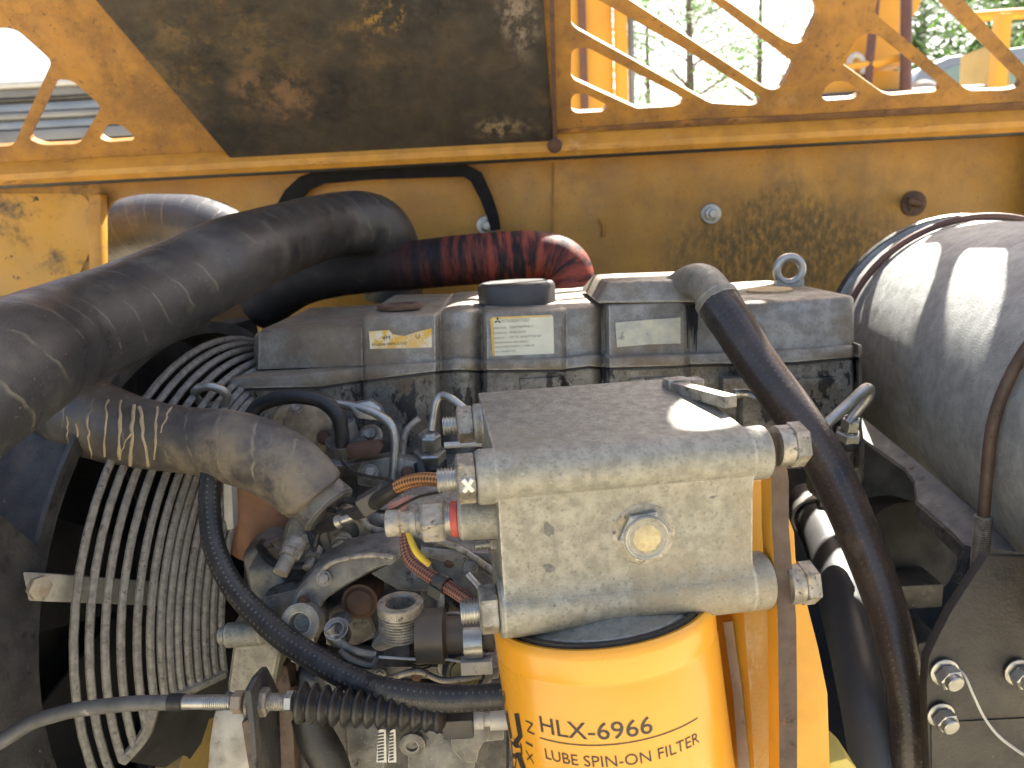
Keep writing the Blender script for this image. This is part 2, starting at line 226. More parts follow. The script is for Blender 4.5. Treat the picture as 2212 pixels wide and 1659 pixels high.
# ------------------------------------------------------------------ mesh builder
class G:
    def __init__(s): s.v = []; s.f = []; s.uv = []; s.mi = []; s.m = 0
    def face(s, idx, uv=None): s.f.append(tuple(idx)); s.uv.append(uv); s.mi.append(s.m)
    def pts(s, ps): b = len(s.v); s.v.extend(Vector(p) for p in ps); return b
    def tube(s, pts, n=20, sub=7, caps=True, wob=0.0, close=False):
        """pts: (position, radius); swept with Catmull-Rom between them; uv = (length in metres, turn)."""
        Q = [(Vector(p), r) for p, r in pts]; out = []
        if len(Q) == 2 or sub == 1: out = Q
        else:
            E = [(Q[0][0]*2-Q[1][0], Q[0][1])]+Q+[(Q[-1][0]*2-Q[-2][0], Q[-1][1])]
            if close: E = [Q[-1]]+Q+[Q[0], Q[1]]
            for i in range(1, len(E)-2):
                for k in range(sub):
                    t = k/sub; p0, p1, p2, p3 = (E[i-1], E[i], E[i+1], E[i+2])
                    h = lambda a, b, c, d: .5*((2*b)+(c-a)*t+(2*a-5*b+4*c-d)*t*t+(3*b-a-3*c+d)*t**3)
                    out.append((h(p0[0], p1[0], p2[0], p3[0]), h(p0[1], p1[1], p2[1], p3[1])))
            if not close: out.append(Q[-1])
        K = len(out); T = []
        for i in range(K):
            a = out[i-1][0] if (i > 0 or close) else out[0][0]; b = out[(i+1) % K][0] if (i < K-1 or close) else out[-1][0]
            T.append((b-a).normalized())
        nrm = T[0].orthogonal().normalized()
        ref = Vector((0, 0, 1)) - T[0]*T[0].z
        if ref.length > .2: nrm = ref.normalized()
        rings = []; L = 0; Ls = []
        for i in range(K):
            if i: L += (out[i][0]-out[i-1][0]).length
            Ls.append(L)
            nrm = (nrm - T[i]*nrm.dot(T[i])).normalized(); bn = T[i].cross(nrm)
            rr = out[i][1]
            ps = []
            for j in range(n):
                a = 2*math.pi*j/n
                q = rr*(1+wob*math.sin(i*.9+a*2)*.5+wob*math.sin(i*.37+a)*.5)
                ps.append(out[i][0]+(nrm*math.cos(a)+bn*math.sin(a))*q)
            rings.append(s.pts(ps))
        last = K if close else K-1
        for i in range(last):
            a, b = rings[i], rings[(i+1) % K]; l1 = Ls[i+1] if i+1 < K else L+.01
            for j in range(n):
                k = (j+1) % n
                s.face((a+j, a+k, b+k, b+j), ((Ls[i], j/n), (Ls[i], (j+1)/n), (l1, (j+1)/n), (l1, j/n)))
        if caps and not close:
            s.face([rings[0]+j for j in reversed(range(n))]); s.face([rings[-1]+j for j in range(n)])
        return s
    def lathe(s, o, ax, prof, n=24, ph=0.0, up=None):
        """prof: (distance along axis, radius)."""
        o = Vector(o); ax = Vector(ax).normalized(); u = (up - ax*up.dot(ax)).normalized() if up is not None else ax.orthogonal().normalized(); v = ax.cross(u)
        prev = None; L = 0; pt = None
        for t, r in prof:
            if r <= 1e-7: cur = ('p', s.pts([o+ax*t]))
            else: cur = ('r', s.pts([o+ax*t+(u*math.cos(2*math.pi*j/n+ph)+v*math.sin(2*math.pi*j/n+ph))*r for j in range(n)]))
            if prev:
                a, b = prev[1], cur[1]
                for j in range(n):
                    k = (j+1) % n
                    if prev[0] == 'p' and cur[0] == 'r': s.face((a, b+k, b+j))
                    elif prev[0] == 'r' and cur[0] == 'p': s.face((a+j, a+k, b))
                    elif prev[0] == 'r': s.face((a+j, a+k, b+k, b+j), ((pt, j/n), (pt, (j+1)/n), (t, (j+1)/n), (t, j/n)))
            prev = cur; pt = t
        return s
    def hexn(s, o, ax, h, r, ph=0.0, up=None): return s.lathe(o, ax, [(0, 0), (0, r*.86), (h*.1, r), (h*.9, r), (h, r*.86), (h, 0)], 6, ph, up)
    def thread(s, o, ax, L, r, pitch, dep=.16, n=22):
        pr = [(0, 0), (0, r*(1-dep))]; k = max(2, int(L/pitch))
        for i in range(k): pr += [(L*(i+.25)/k, r*(1-dep)), (L*(i+.45)/k, r), (L*(i+.65)/k, r), (L*(i+.85)/k, r*(1-dep))]
        pr += [(L, r*(1-dep)), (L, 0)]
        return s.lathe(o, ax, pr, n)
    def box(s, c, ax, ay, az, hx, hy, hz):
        c = Vector(c); ps = [c+ax*(sx*hx)+ay*(sy*hy)+az*(sz*hz) for sz in (-1, 1) for sy in (-1, 1) for sx in (-1, 1)]
        b = s.pts(ps)
        for q in ((0, 2, 3, 1), (4, 5, 7, 6), (0, 1, 5, 4), (2, 6, 7, 3), (0, 4, 6, 2), (1, 3, 7, 5)): s.face([b+i for i in q])
        return s
    def slab(s, poly, off):
        """polygon of points swept by the vector off."""
        off = Vector(off); n = len(poly); a = s.pts(poly); b = s.pts([Vector(p)+off for p in poly])
        s.face([a+i for i in range(n)]); s.face([b+i for i in reversed(range(n))])
        for i in range(n): j = (i+1) % n; s.face((a+j, a+i, b+i, b+j))
        return s
    def loft(s, rows, wrap=False):
        bs = [s.pts(r) for r in rows]; n = len(rows[0])
        for a, b in zip(bs, bs[1:]):
            for j in range(n-1): s.face((a+j, a+j+1, b+j+1, b+j))
        return s
    def mesh(s, name, mats, origin, bev=0.0, seg=2, ang=32, smooth=True, fixn=True):
        me = bpy.data.meshes.new(name); me.from_pydata([tuple(p-origin) for p in s.v], [], s.f)
        if any(u for u in s.uv):
            lay = me.uv_layers.new(name='UVMap'); k = 0
            for u in s.uv: pass
            for poly, u in zip(me.polygons, s.uv):
                for q, li in enumerate(poly.loop_indices): lay.data[li].uv = u[q] if u else (0, 0)
        for m in mats: me.materials.append(m)
        for poly, i in zip(me.polygons, s.mi): poly.material_index = i
        bm = bmesh.new(); bm.from_mesh(me)
        if fixn: bmesh.ops.recalc_face_normals(bm, faces=bm.faces)
        if bev > 0:
            es = [e for e in bm.edges if len(e.link_faces) == 2 and e.calc_face_angle(0) > R(28)]
            bmesh.ops.bevel(bm, geom=es, offset=bev, segments=seg, profile=.6, affect='EDGES', clamp_overlap=True)
        bm.to_mesh(me); bm.free()
        if smooth:
            for p in me.polygons: p.use_smooth = True
            me.set_sharp_from_angle(angle=R(ang))
        me.update(); return me

def thing(name, label, cat, loc, group=None):
    o = bpy.data.objects.new(name, None); col.objects.link(o); o.location = loc; o.empty_display_size = .02
    o['label'] = label; o['category'] = cat
    if group: o['group'] = group
    return o
def origin(o):
    p = Vector((0, 0, 0))
    while o is not None: p += Vector(o.location); o = o.parent
    return p
def part(name, g, m, parent, label=None, kind=None, **k):
    o = bpy.data.objects.new(name, g.mesh(name, m if isinstance(m, (list, tuple)) else [m], origin(parent), **k))
    o.parent = parent; col.objects.link(o)
    if label: o['label'] = label
    if kind: o['kind'] = kind
    return o
def solo(name, g, m, label, cat, group=None, kind=None, **k):
    lo = Vector((sum(p.x for p in g.v)/len(g.v), sum(p.y for p in g.v)/len(g.v), min(p.z for p in g.v)))
    o = bpy.data.objects.new(name, g.mesh(name, m if isinstance(m, (list, tuple)) else [m], lo, **k)); o.location = lo; col.objects.link(o)
    if kind: o['kind'] = kind
    if label: o['label'] = label
    if cat: o['category'] = cat
    if group: o['group'] = group
    return o
def px(*pts): return [(P(x, y, d), S(d)*r) for x, y, d, r in pts]
def fillet(poly, r, n=4):
    """round the corners of a 2D polygon."""
    out = []; N = len(poly)
    for i in range(N):
        a, b, c = [Vector(poly[(i+k) % N]) for k in (-1, 0, 1)]
        u, v = (a-b), (c-b); lu, lv = u.length, v.length
        if lu < 1e-9 or lv < 1e-9: continue
        t = min(r, lu*.45, lv*.45); p0, p1 = b+u/lu*t, b+v/lv*t
        for k in range(n+1): q = k/n; out.append(p0*(1-q)**2+b*2*q*(1-q)+p1*q*q)
    return out
def filled(outer, holes):
    """triangulated flat region with holes -> (points2d, faces)."""
    cu = bpy.data.curves.new('fill', 'CURVE'); cu.dimensions = '2D'; cu.fill_mode = 'BOTH'
    for poly in [outer]+holes:
        sp = cu.splines.new('POLY'); sp.points.add(len(poly)-1); sp.use_cyclic_u = True
        for q, p in zip(sp.points, poly): q.co = (p[0], p[1], 0, 1)
    o = bpy.data.objects.new('fill', cu); col.objects.link(o); dg = bpy.context.evaluated_depsgraph_get(); dg.update()
    me = bpy.data.meshes.new_from_object(o.evaluated_get(dg))
    vs = [Vector((v.co.x, v.co.y)) for v in me.vertices]; fs = [tuple(p.vertices) for p in me.polygons]
    bpy.data.objects.remove(o); bpy.data.curves.remove(cu); bpy.data.meshes.remove(me); return vs, fs
def plate(g, outer, holes, q, u, v, n, th):
    """plate with real holes in the plane q + u*x + v*y, thickness th along n."""
    vs, fs = filled(outer, holes)
    a = g.pts([q+u*p[0]+v*p[1] for p in vs]); b = g.pts([q+u*p[0]+v*p[1]+n*th for p in vs])
    for f in fs: g.face([a+i for i in f]); g.face([b+i for i in reversed(f)])
    for poly in [outer]+holes:
        c = g.pts([q+u*p[0]+v*p[1] for p in poly]); d = g.pts([q+u*p[0]+v*p[1]+n*th for p in poly]); N = len(poly)
        for i in range(N): j = (i+1) % N; g.face((c+i, c+j, d+j, d+i))
    return g
def text2d(body, size):
    cu = bpy.data.curves.new('t', 'FONT'); cu.body = body; cu.size = size; cu.resolution_u = 3
    o = bpy.data.objects.new('t', cu); col.objects.link(o); dg = bpy.context.evaluated_depsgraph_get(); dg.update()
    me = bpy.data.meshes.new_from_object(o.evaluated_get(dg))
    vs = [Vector((v.co.x, v.co.y)) for v in me.vertices]; fs = [tuple(p.vertices) for p in me.polygons]
    bpy.data.objects.remove(o); bpy.data.curves.remove(cu); bpy.data.meshes.remove(me)
    x0 = min(v.x for v in vs); x1 = max(v.x for v in vs)
    return [Vector((v.x-x0, v.y)) for v in vs], fs, x1-x0
def interp(tab, x):
    return float(np.interp(x, [t[0] for t in tab], [t[1] for t in tab]))

# ------------------------------------------------------------------ ground and things beyond the hood
g = G(); b = g.pts([(-300, -300, 0), (300, -300, 0), (300, 600, 0), (-300, 600, 0)]); g.face((b, b+1, b+2, b+3))
solo('ground', g, dirt_m, None, None, kind='structure')

def tree(loc, h, cr, n, label, leaf=.22, seed=1, dens=1.0, sig=.075, trunk_r=.16, group='trees beyond the machines'):
    rnd = random.Random(seed); loc = Vector(loc)
    T = thing('tree', label, 'tree', loc, group)
    tg = G(); lean = Vector((rnd.uniform(-.3, .3), rnd.uniform(-.3, .3), 0))
    tg.tube([(loc+lean*t+Zw*(h*t*.92), trunk_r*(1-t*.85)) for t in (0, .25, .5, .75, 1)], 10, 3)
    tips = []
    for i in range(26):
        t = rnd.uniform(.3, .98); a = rnd.uniform(0, 6.28); L = cr*rnd.uniform(.5, 1.1)*(1.15-t*.6)
        b0 = loc+lean*t+Zw*(h*t*.9); e = b0+Vector((math.cos(a)*L, math.sin(a)*L, L*rnd.uniform(.1, .6)))
        m = (b0+e)/2+Vector((0, 0, .12*L)); tg.tube([(b0, trunk_r*.3*(1.1-t)), (m, trunk_r*.18*(1.1-t)), (e, .012)], 6, 3)
        tips += [(b0*.45+e*.55), (b0*.2+e*.8), e]
    part('trunk', tg, bark, T)
    cg = G(); per = int(n/len(tips))
    for tp in tips:
        if rnd.random() > dens: continue
        for _ in range(3):
            c = tp+Vector([rnd.gauss(0, cr*.12) for _ in range(3)])
            for k in range(per//3):
                p = c+Vector([rnd.gauss(0, cr*sig) for _ in range(3)])
                u = Vector([rnd.gauss(0, 1) for _ in range(3)]).normalized(); v = u.orthogonal().normalized(); s_ = leaf*rnd.uniform(.5, 1.1)
                q = cg.pts([p-u*s_*.5, p+v*s_*.16, p+u*s_*.5, p-v*s_*.16]); cg.face((q, q+1, q+2, q+3))
    part('crown', cg, leafm, T, kind='stuff', smooth=False, fixn=False)
    return T
def gp(x, y, dist):                              # ground point below the sight line through a pixel
    v = ray(x, y); t = dist/v.y; q = CAM+v*t; return Vector((q.x, q.y, 0))
tree(gp(1500, 100, 17), 8.5, 2.6, 7000, 'slim loose-leaved tree in the pale sky behind the middle grille cutouts', .17, 3, .75, .07)
tree(gp(1640, 100, 21), 9.0, 2.8, 6000, 'feathery light green tree behind the cutouts, left of the cross brace', .19, 5, .7, .07)
tree(gp(1400, 100, 24), 9.0, 3.0, 5000, 'small pale tree rising beside the yellow post in the left cutouts', .2, 11, .6, .07)
tree(gp(2020, 60, 15), 7.0, 3.0, 9000, 'dense dark green tree behind the yellow boom on the right', .3, 8, group='trees beyond the machines')
tree(gp(2190, 60, 18), 8.0, 3.2, 8000, 'thick green tree at the far right behind the yellow railing', .32, 9)

def slabpx(g, poly, d, th): return g.slab([P(x, y, d) for x, y in poly], Yw*th)
# yellow excavator standing behind, seen through the left group of slots
T = thing('excavator', 'yellow excavator cab post with grey pipe seen through the left slots', 'excavator', gp(1290, 100, 5))
q = gp(1290, 100, 5); g = G()
g.box(Vector((q.x-.22, 5.3, 1.6)), Xw, Yw, Zw, .32, .3, 1.6); part('body_panel', g, mach_y, T, bev=.03)
g = G(); g.box(Vector((q.x+.145, 5.0, 1.6)), Xw, Yw, Zw, .035, .05, 1.55); part('corner_post', g, mach_y, T, bev=.01)
g = G(); g.tube([(Vector((q.x+.205, 4.98, .3)), .02), (Vector((q.x+.205, 4.98, 3.2)), .02)], 12); part('pipe', g, greyrail, T)
g = G(); g.box(Vector((q.x-.09, 4.98, 1.6)), Xw, Yw, Zw, .022, .015, 1.5); part('trim_strip', g, brownrod, T)
g = G(); g.tube([(Vector((q.x+.02, 4.97, 2.05)), .02), (Vector((q.x+.10, 4.96, 2.17)), .02), (Vector((q.x+.16, 4.95, 2.2)), .02)], 10); part('grab_handle', g, greyrail, T)
# second machine with a raised boom on the right
T = thing('excavator', 'yellow excavator with a raised boom and brown hydraulic rods', 'excavator', gp(1900, 100, 6))
g = G(); slabpx(g, [(1800, 170), (1835, -200), (2060, -200), (1985, 20), (1968, 45), (1962, 140), (1820, 140)], 6.2, .5); part('boom', g, mach_y, T, bev=.02)
g = G(); g.tube([(P(1868, 240, 6.0), .035), (P(1905, -150, 6.0), .035)], 12); g2 = g; part('hydraulic_rod', g2, brownrod, T)
g = G(); g.tube([(P(1956, 240, 5.9), .042), (P(1960, -150, 5.9), .042)], 12); part('hydraulic_rod', g, brownrod, T)
g = G(); g.tube([(P(1948, 240, 5.95), .02), (P(1951, -150, 5.95), .02)], 12); part('hydraulic_pipe', g, tyre_m, T)
g = G(); slabpx(g, [(1775, 240), (1775, 158), (1812, 150), (1960, 150), (1960, 240)], 6.05, .5); part('engine_deck', g, mach_y, T, bev=.04)
g = G(); g.tube([(P(1808, 152, 6), .03), (P(1850, 142, 6), .03), (P(1895, 138, 6), .035), (P(1930, 126, 6), .03), (P(1950, 128, 6), .03)], 10, 4); part('handrail', g, mach_y, T)
g = G(); g.tube([(P(1840, 160, 6.0), .022), (P(1836, 130, 6), .022), (P(1851, 119, 6), .022), (P(1864, 132, 6), .022), (P(1862, 160, 6.0), .022)], 10, 5); part('hook', g, tyre_m, T)
g = G(); g.box(P(1835, 400, 6.4), Xw, Yw, Zw, .9, .4, .7); part('track_frame', g, dark_steel, T, bev=.05)
# car with curved roof and the cylinder beside the machine
T = thing('car', 'blue grey car with greenish side window, right of the raised boom', 'car', gp(2060, 150, 9))
q = P(2050, 150, 9.0); zt = q.z
g = G(); prof = [(-.75, .3), (-.75, zt-.30), (-.62, zt-.06), (-.3, zt+.06), (.6, zt+.13), (1.6, zt+.1), (2.2, zt-.35), (3, zt-.45), (3, .3)]
g.slab([Vector((q.x+a, 9, z)) for a, z in prof], Yw*1.6); part('body', g, carm, T, bev=.06)
g = G(); g.slab([Vector((q.x+a, 8.985, z)) for a, z in ((-.55, zt-.36), (-.48, zt-.14), (-.25, zt-.05), (.6, zt-.02), (.6, zt-.36))], Yw*.01); part('side_window', g, glassm, T)
for dx in (-.1, 2.3):
    g = G(); g.lathe(Vector((q.x+dx, 8.95, .32)), Yw, [(0, 0), (0, .2), (.02, .3), (.16, .32), (.2, .3)], 24); part('wheel', g, dark_steel, T)
g = G(); g.lathe(P(1995, 215, 6.6), Vector((.25, 1, .0)), [(0, 0), (0, .14), (.03, .17), (.9, .17), (.9, 0)], 28)
solo('steel_drum', g, tyre_m, 'light grey metal cylinder lying beside the boom, above the lower cutout', 'drum')
# yellow frame with rail
T = thing('railing', 'yellow steel railing with posts at the far right behind the grille', 'railing', gp(2150, 150, 5))
g = G(); g.tube([(P(2075, 38, 5), .034), (P(2340, 20, 5), .034)], 12); part('rail', g, mach_y, T)
for x0, x1, d in ((2086, 2110, 5.05), (2178, 2188, 5.05), (2192, 2206, 5.2)):
    a = P(x0, 150, d); b_ = P(x1, 150, d); g = G(); top = P(x0, 62 if x0 < 2100 else 30, d).z
    g.box(Vector(((a.x+b_.x)/2, d, top/2)), Xw, Yw, Zw, (b_.x-a.x)/2, .04, top/2); part('post', g, mach_y, T, bev=.006)
g = G(); slabpx(g, [(2138, 200), (2142, 95), (2180, 95), (2186, 200)], 7.0, .5)
solo('cabinet', g, mat('ochre cabinet', lin(.42, .3, .1), lin(.34, .25, .1), 4, (.6, .8)), 'ochre box standing behind the railing at the far right', 'box', bev=.02)
g = G(); a = gp(2126, 100, 8.5); g.tube([(a, .09), (a+Zw*1.2, .08), (a+Vector((.05, 0, 3)), .07)], 12, 4)
solo('pole', g, bark, 'dark wooden pole between the yellow post and the ochre box', 'pole')
# stacked rails through the left grille
T = thing('rail_stack', 'blue grey metal rails stacked level behind the left grille', 'rails', gp(100, 250, 4))
for k, (y0, y1, m_) in enumerate(((199, 212, tyre_m), (212, 230, greyrail), (233, 238, dark_steel), (240, 258, bluegrey), (260, 273, greyrail), (275, 292, bluegrey), (295, 330, greyrail))):
    a = P(90, (y0+y1)/2, 4); h = (y1-y0)/2*S(4)
    g = G(); g.box(Vector((a.x-.4, 4+.03*(k % 2), a.z)), Vector((1, 0, .0)), Yw, Zw, 1.6, .05, h*.97); part('rail', g, m_, T, bev=.012)
g = G()
for dx in (-1.5, .8): g.box(Vector((P(90, 250, 4).x-.4+dx, 4.1, P(90, 330, 4).z/2)), Xw, Yw, Zw, .05, .05, P(90, 330, 4).z/2)
part('support', g, dark_steel, T)

# ------------------------------------------------------------------ hood
LEAN = R(30)
HQ = P(1106, 300, 1.15); HV = Vector((0, -math.sin(LEAN), math.cos(LEAN))); HN = Xw.cross(HV)      # HN points to the camera side
if HN.y > 0: HN = -HN
def h2(x, y):
    q = hit(x, y, HQ, HN)-HQ; return Vector((q.dot(Xw), q.dot(HV)))
def hpoly(pts, r=.008): return fillet([h2(*p) for p in pts], r)
HOLES = [
 [(1689, 84), (1716, 95), (1737, 88), (1768, 23), (1750, -12), (1640, -150), (1330, -165)],
 [(1535, 0), (1712, 134), (1712, 142), (1689, 188), (1669, 194), (1652, 190), (1471, 72), (1360, 0), (1233, -80), (1233, -140), (1350, -140)],
 [(1293, 0), (1475, 104), (1644, 211), (1640, 221), (1626, 227), (1535, 223), (1472, 188), (1245, 62), (1233, 50), (1233, -38)],
 [(1234, 113), (1243, 104), (1270, 103), (1471, 208), (1478, 220), (1458, 229), (1374, 234), (1364, 229), (1240, 172), (1233, 162)],
 [(1233, 214), (1240, 203), (1263, 201), (1307, 224), (1312, 231), (1303, 241), (1246, 244), (1234, 238)],
 [(1774, 209), (1783, 188), (1799, 176), (1826, 174), (1856, 194), (1858, 203), (1843, 213), (1783, 217)],
 [(1821, 131), (1850, 84), (1870, 72), (1893, 74), (1907, 84), (2029, 181), (2031, 191), (2017, 198), (1923, 206), (1907, 201), (1821, 139)],
 [(1890, 23), (1893, 32), (2084, 191), (2095, 196), (2175, 195), (2200, 188), (2205, 176), (2027, 0), (2060, -60), (2068, -110), (2060, -178), (2048, -191), (2028, -173), (1962, -66), (1908, -52)],  # upper end, out of view, stretched to let sun onto drum and hose
 [(2079, -3), (2081, 0), (2212, 141), (2275, 205), (2420, 205), (2420, -50), (2130, -50)],
 [(-40, 62), (17, 60), (40, 67), (113, 132), (32, 308), (23, 315), (0, 317), (-120, 317), (-160, 250)],
 [(129, 171), (157, 174), (220, 231), (174, 307), (161, 311), (94, 314), (67, 303), (64, 295), (119, 178)],
 [(231, 268), (261, 268), (291, 295), (288, 303), (234, 307), (214, 297)],
]
zlo = -.03; ztop = .82
outer = [Vector((-1.05, zlo)), Vector((1.25, zlo)), Vector((1.25, ztop)), Vector((-1.05, ztop))]
hood = thing('engine_hood', 'raised yellow engine hood with slanted grille cutouts and sooty panel', 'hood', HQ+HV*(-.03))
# sooty sound insulation sheet, proud of the panel
hp_ = lambda x, z: HQ+Xw*x+HV*z+HN*.0012
SP = [h2(215, -5), h2(505, 338), h2(520, 349), h2(1196, 304), h2(1172, -5)]
k1 = SP[0]+(SP[0]-SP[1])*2.2; SPP = [Vector((k1.x, min(k1.y, .78)))]+SP[1:]+[Vector((SP[4].x, min(k1.y, .78)))]
def rgn(x, y, rx, rz, k=1.0): q = hit(x, y, HQ, HN)-(HQ+HV*-.03); return (q.x, q.y, q.z, rx, rz, rz, k)
TAN = lin(.235, .175, .095)
sound = mat('sooty sound panel with scrapes', lin(.020, .016, .012), lin(.048, .034, .02), 16, (.55, .9), bump=.5, bsc=300,
    layers=[(lin(.13, .08, .026), 5, .46, .68, (1, 1, 1.5)), (lin(.012, .0105, .009), 8, .47, .60, (.7, 1, 1.2)), (lin(.03, .024, .018), 70, .5, .62),
            (TAN, 40, .30, .52, (.6, 1, 1), .9, None, rgn(1015, 190, .085, .013, .5)), (TAN, 75, .44, .56, None, .9, None, rgn(1090, 268, .085, .030, .9)),
            (lin(.2, .16, .12), 60, .42, .60, None, .9, None, rgn(1120, 50, .045, .07, 1.0)), (lin(.22, .13, .03), 90, .50, .60, None, .9, None, rgn(830, 30, .06, .04, 1.2)),
            (lin(.15, .085, .045), 30, .42, .62, None, .9, None, rgn(600, 200, .09, .07, 1.4)), (lin(.42, .33, .2), 60, .70, .76), (lin(.009, .008, .007), 20, .35, .55, None, .8, None, rgn(730, 190, .04, .05, 1.2)), (lin(.009, .008, .007), 20, .35, .55, None, .8, None, rgn(520, 280, .10, .05, 1.2))])
g = G(); g.slab([HQ+Xw*p.x+HV*p.y+HN*.002 for p in SPP], HN*.012); part('sound_panel', g, sound, hood, bev=.003)
a = h2(1205, 300).x; g = G(); g.slab([hp_(x_, z_) for x_, z_ in ((a, .0055), (1.24, .0055), (1.24, .019), (a+.4, .015), (a+.2, .016), (a, .012))], HN*.0012)
part('rusty_fold', g, mat('rusty fold', lin(.16, .075, .024), lin(.10, .045, .02), 30, (.6, .85), 0, .3, 300, layers=[(lin(.38, .17, .025), 18, .5, .66, (.5, 1, 1)), (lin(.05, .03, .02), 60, .58, .7)]), hood, bev=.0004)
# folded lip along the foot of the hood
def hp(x, z, o): return HQ+Xw*x+HV*z+HN*o
rows = []
for o, z in ((.0012, .002), (.010, -.002), (.021, -.012), (.024, -.024), (.022, -.038), (.012, -.045), (.0012, -.046)):
    rows.append([hp(-1.05+2.3*i/40, z*.66+.0035, o) for i in range(41)])
g = G(); g.loft(rows); part('lip', g, lip_y, hood)
g = G(); g.box(hp(.1, -.0305, .004), Xw, HV, HN, 1.15, .003, .006); part('edge_seal', g, rubber, hood, bev=.002)
g = G(); a, b_ = h2(1185, -10), h2(1193, 300); g.slab([hp(a.x, a.y, .0145), hp(b_.x, b_.y, .0145), hp(b_.x+.006, b_.y, .0145), hp(a.x+.006, a.y, .0145)], HN*.004); part('weld_seam', g, rust, hood)
g = G(); q = h2(1196, 303); g.lathe(hp(q.x, q.y, .02), HN, [(0, .012), (.006, .009), (.008, 0)], 12); part('weld_spot', g, rust, hood)
# side frames of the hood
for x in (-1.06, 1.26):
    g = G(); g.box(hp(x, .39, .03), Xw, HV, HN, .012, .43, .03); part('side_frame', g, hood_y, hood)

# ------------------------------------------------------------------ yellow back wall of the engine bay
WD = 1.2; WQ = P(1106, 345, WD); WN = -Yw
def w2(x, y): q = hit(x, y, WQ, WN)-WQ; return Vector((q.x, q.z))
wt = w2(1106, 338).y
wall = thing('bay_wall', 'yellow steel wall behind the engine with oily speckles and hose opening', 'wall', WQ+Vector((0, 0, -.6)))
hole = fillet([w2(*p) for p in ((222, 480), (240, 432), (300, 418), (430, 420), (505, 445), (560, 500), (600, 700), (240, 720), (226, 640))], .03, 6)
g = G(); plate(g, [Vector((-1.05, -.95)), Vector((1.3, -.95)), Vector((1.3, wt)), Vector((-1.05, wt))], [hole], WQ, Xw, Zw, Yw, .008)
part('wall_panel', g, wall_y, wall)
def wp(x, y, o=.003): q = w2(x, y); return WQ+Xw*q.x+Zw*q.y-Yw*o
def wpatch(poly, m_, name, o=.0015, r=.03):
    pts = fillet([w2(*p) for p in poly], r, 5); g = G(); vs, fs = filled(pts, [])
    a = g.pts([WQ+Xw*p.x+Zw*p.y-Yw*o for p in vs])
    for f in fs: g.face([a+i for i in f])
    return part(name, g, m_, wall)
g = G(); b0 = w2(206, 425); 
g.slab([wp(206, 420, .001), wp(234, 420, .001), wp(236, 660, .001), wp(208, 660, .001)], Vector((0, -.022, 0))); part('opening_flange', g, lip_y, wall, bev=.004)
g = G(); g.box(WQ+Vector((-.55, .26, -.2)), Xw, Yw, Zw, .34, .004, .30); part('dark_backing', g, void_m, wall)  # dark panel added to block brightness seen through the opening
wpatch([(-160, 418), (190, 418), (206, 520), (150, 640), (-160, 640)], wall_black, 'sooty_patch', .0012, .02)
g = G(); g.slab([wp(1193, 352, .0012), wp(1196, 352, .0012), wp(1196, 520, .0012), wp(1193, 520, .0012)], Vector((0, -.002, 0))); part('seam', g, hood_y, wall)
# lap strip under the hood and bright slit edge
rr = []
g = G(); g.box(WQ+Vector((.1, -.012, wt-.002)), Xw, Yw, Zw, 1.15, .018, .003); part('top_flange', g, hood_y, wall)
for (x, y, rs, m_) in ((1535, 462, 1, zinc), (1052, 487, 1, zinc)):
    g = G(); o = wp(x, y, .001); g.lathe(o, -Yw, [(0, .0165), (.002, .0165), (.003, .015), (.003, 0)], 24); g.hexn(o-Yw*.003, -Yw, .008, .0115); g.lathe(o-Yw*.01, -Yw, [(0, .007), (.008, .007), (.009, .006), (.009, 0)], 16)
    part('wall_bolt', g, m_, wall)
g = G(); o = wp(1972, 440, .001); g.lathe(o, -Yw, [(0, .020), (.003, .020), (.005, .012), (.006, .011), (.006, 0)], 20)
g.tube([(o-Yw*.006, .006), (o-Yw*.02, .006), (wp(1935, 434, .035), .005)], 10, 3); part('rusty_pin', g, rust, wall)
g = G(); g.tube([(wp(1295, 474, .003), .003), (wp(1303, 490, .004), .0032), (wp(1302, 512, .003), .003)], 8, 4); part('weld_bead', g, hood_y, wall)
# dark right corner post
g = G(); g.box(wp(2226, 600, .03), Xw, Yw, Zw, .016, .04, .45); solo('corner_post', g, dark_steel, 'dark steel post closing the wall at the right edge', 'post', bev=.004)
# black edge strap
T = thing('rubber_strap', 'flat black strap arching below the hood lip to a bolt', 'strap', wp(1070, 490, .02))
cl = [(622, 462, 44), (640, 424, 40), (664, 398, 34), (704, 383, 31), (800, 376, 28), (940, 371, 28), (1005, 370, 28), (1030, 384, 30), (1052, 430, 27), (1066, 470, 25), (1072, 497, 20)]
g = G(); ctr = [wp(x, y, .022) for x, y, _ in cl]
left = []; right = []
for i, (x, y, wd) in enumerate(cl):
    a = Vector(cl[max(0, i-1)][:2]); b_ = Vector(cl[min(len(cl)-1, i+1)][:2]); t = (b_-a).normalized(); nx, ny = -t.y, t.x
    left.append((x+nx*wd/2, y+ny*wd/2)); right.append((x-nx*wd/2, y-ny*wd/2))
g.loft([[wp(*p, .024) for p in left], [wp(*p, .024) for p in right], [wp(*p, .018) for p in right], [wp(*p, .018) for p in left], [wp(*p, .024) for p in left]])
part('band', g, strap_m, T, ang=40)

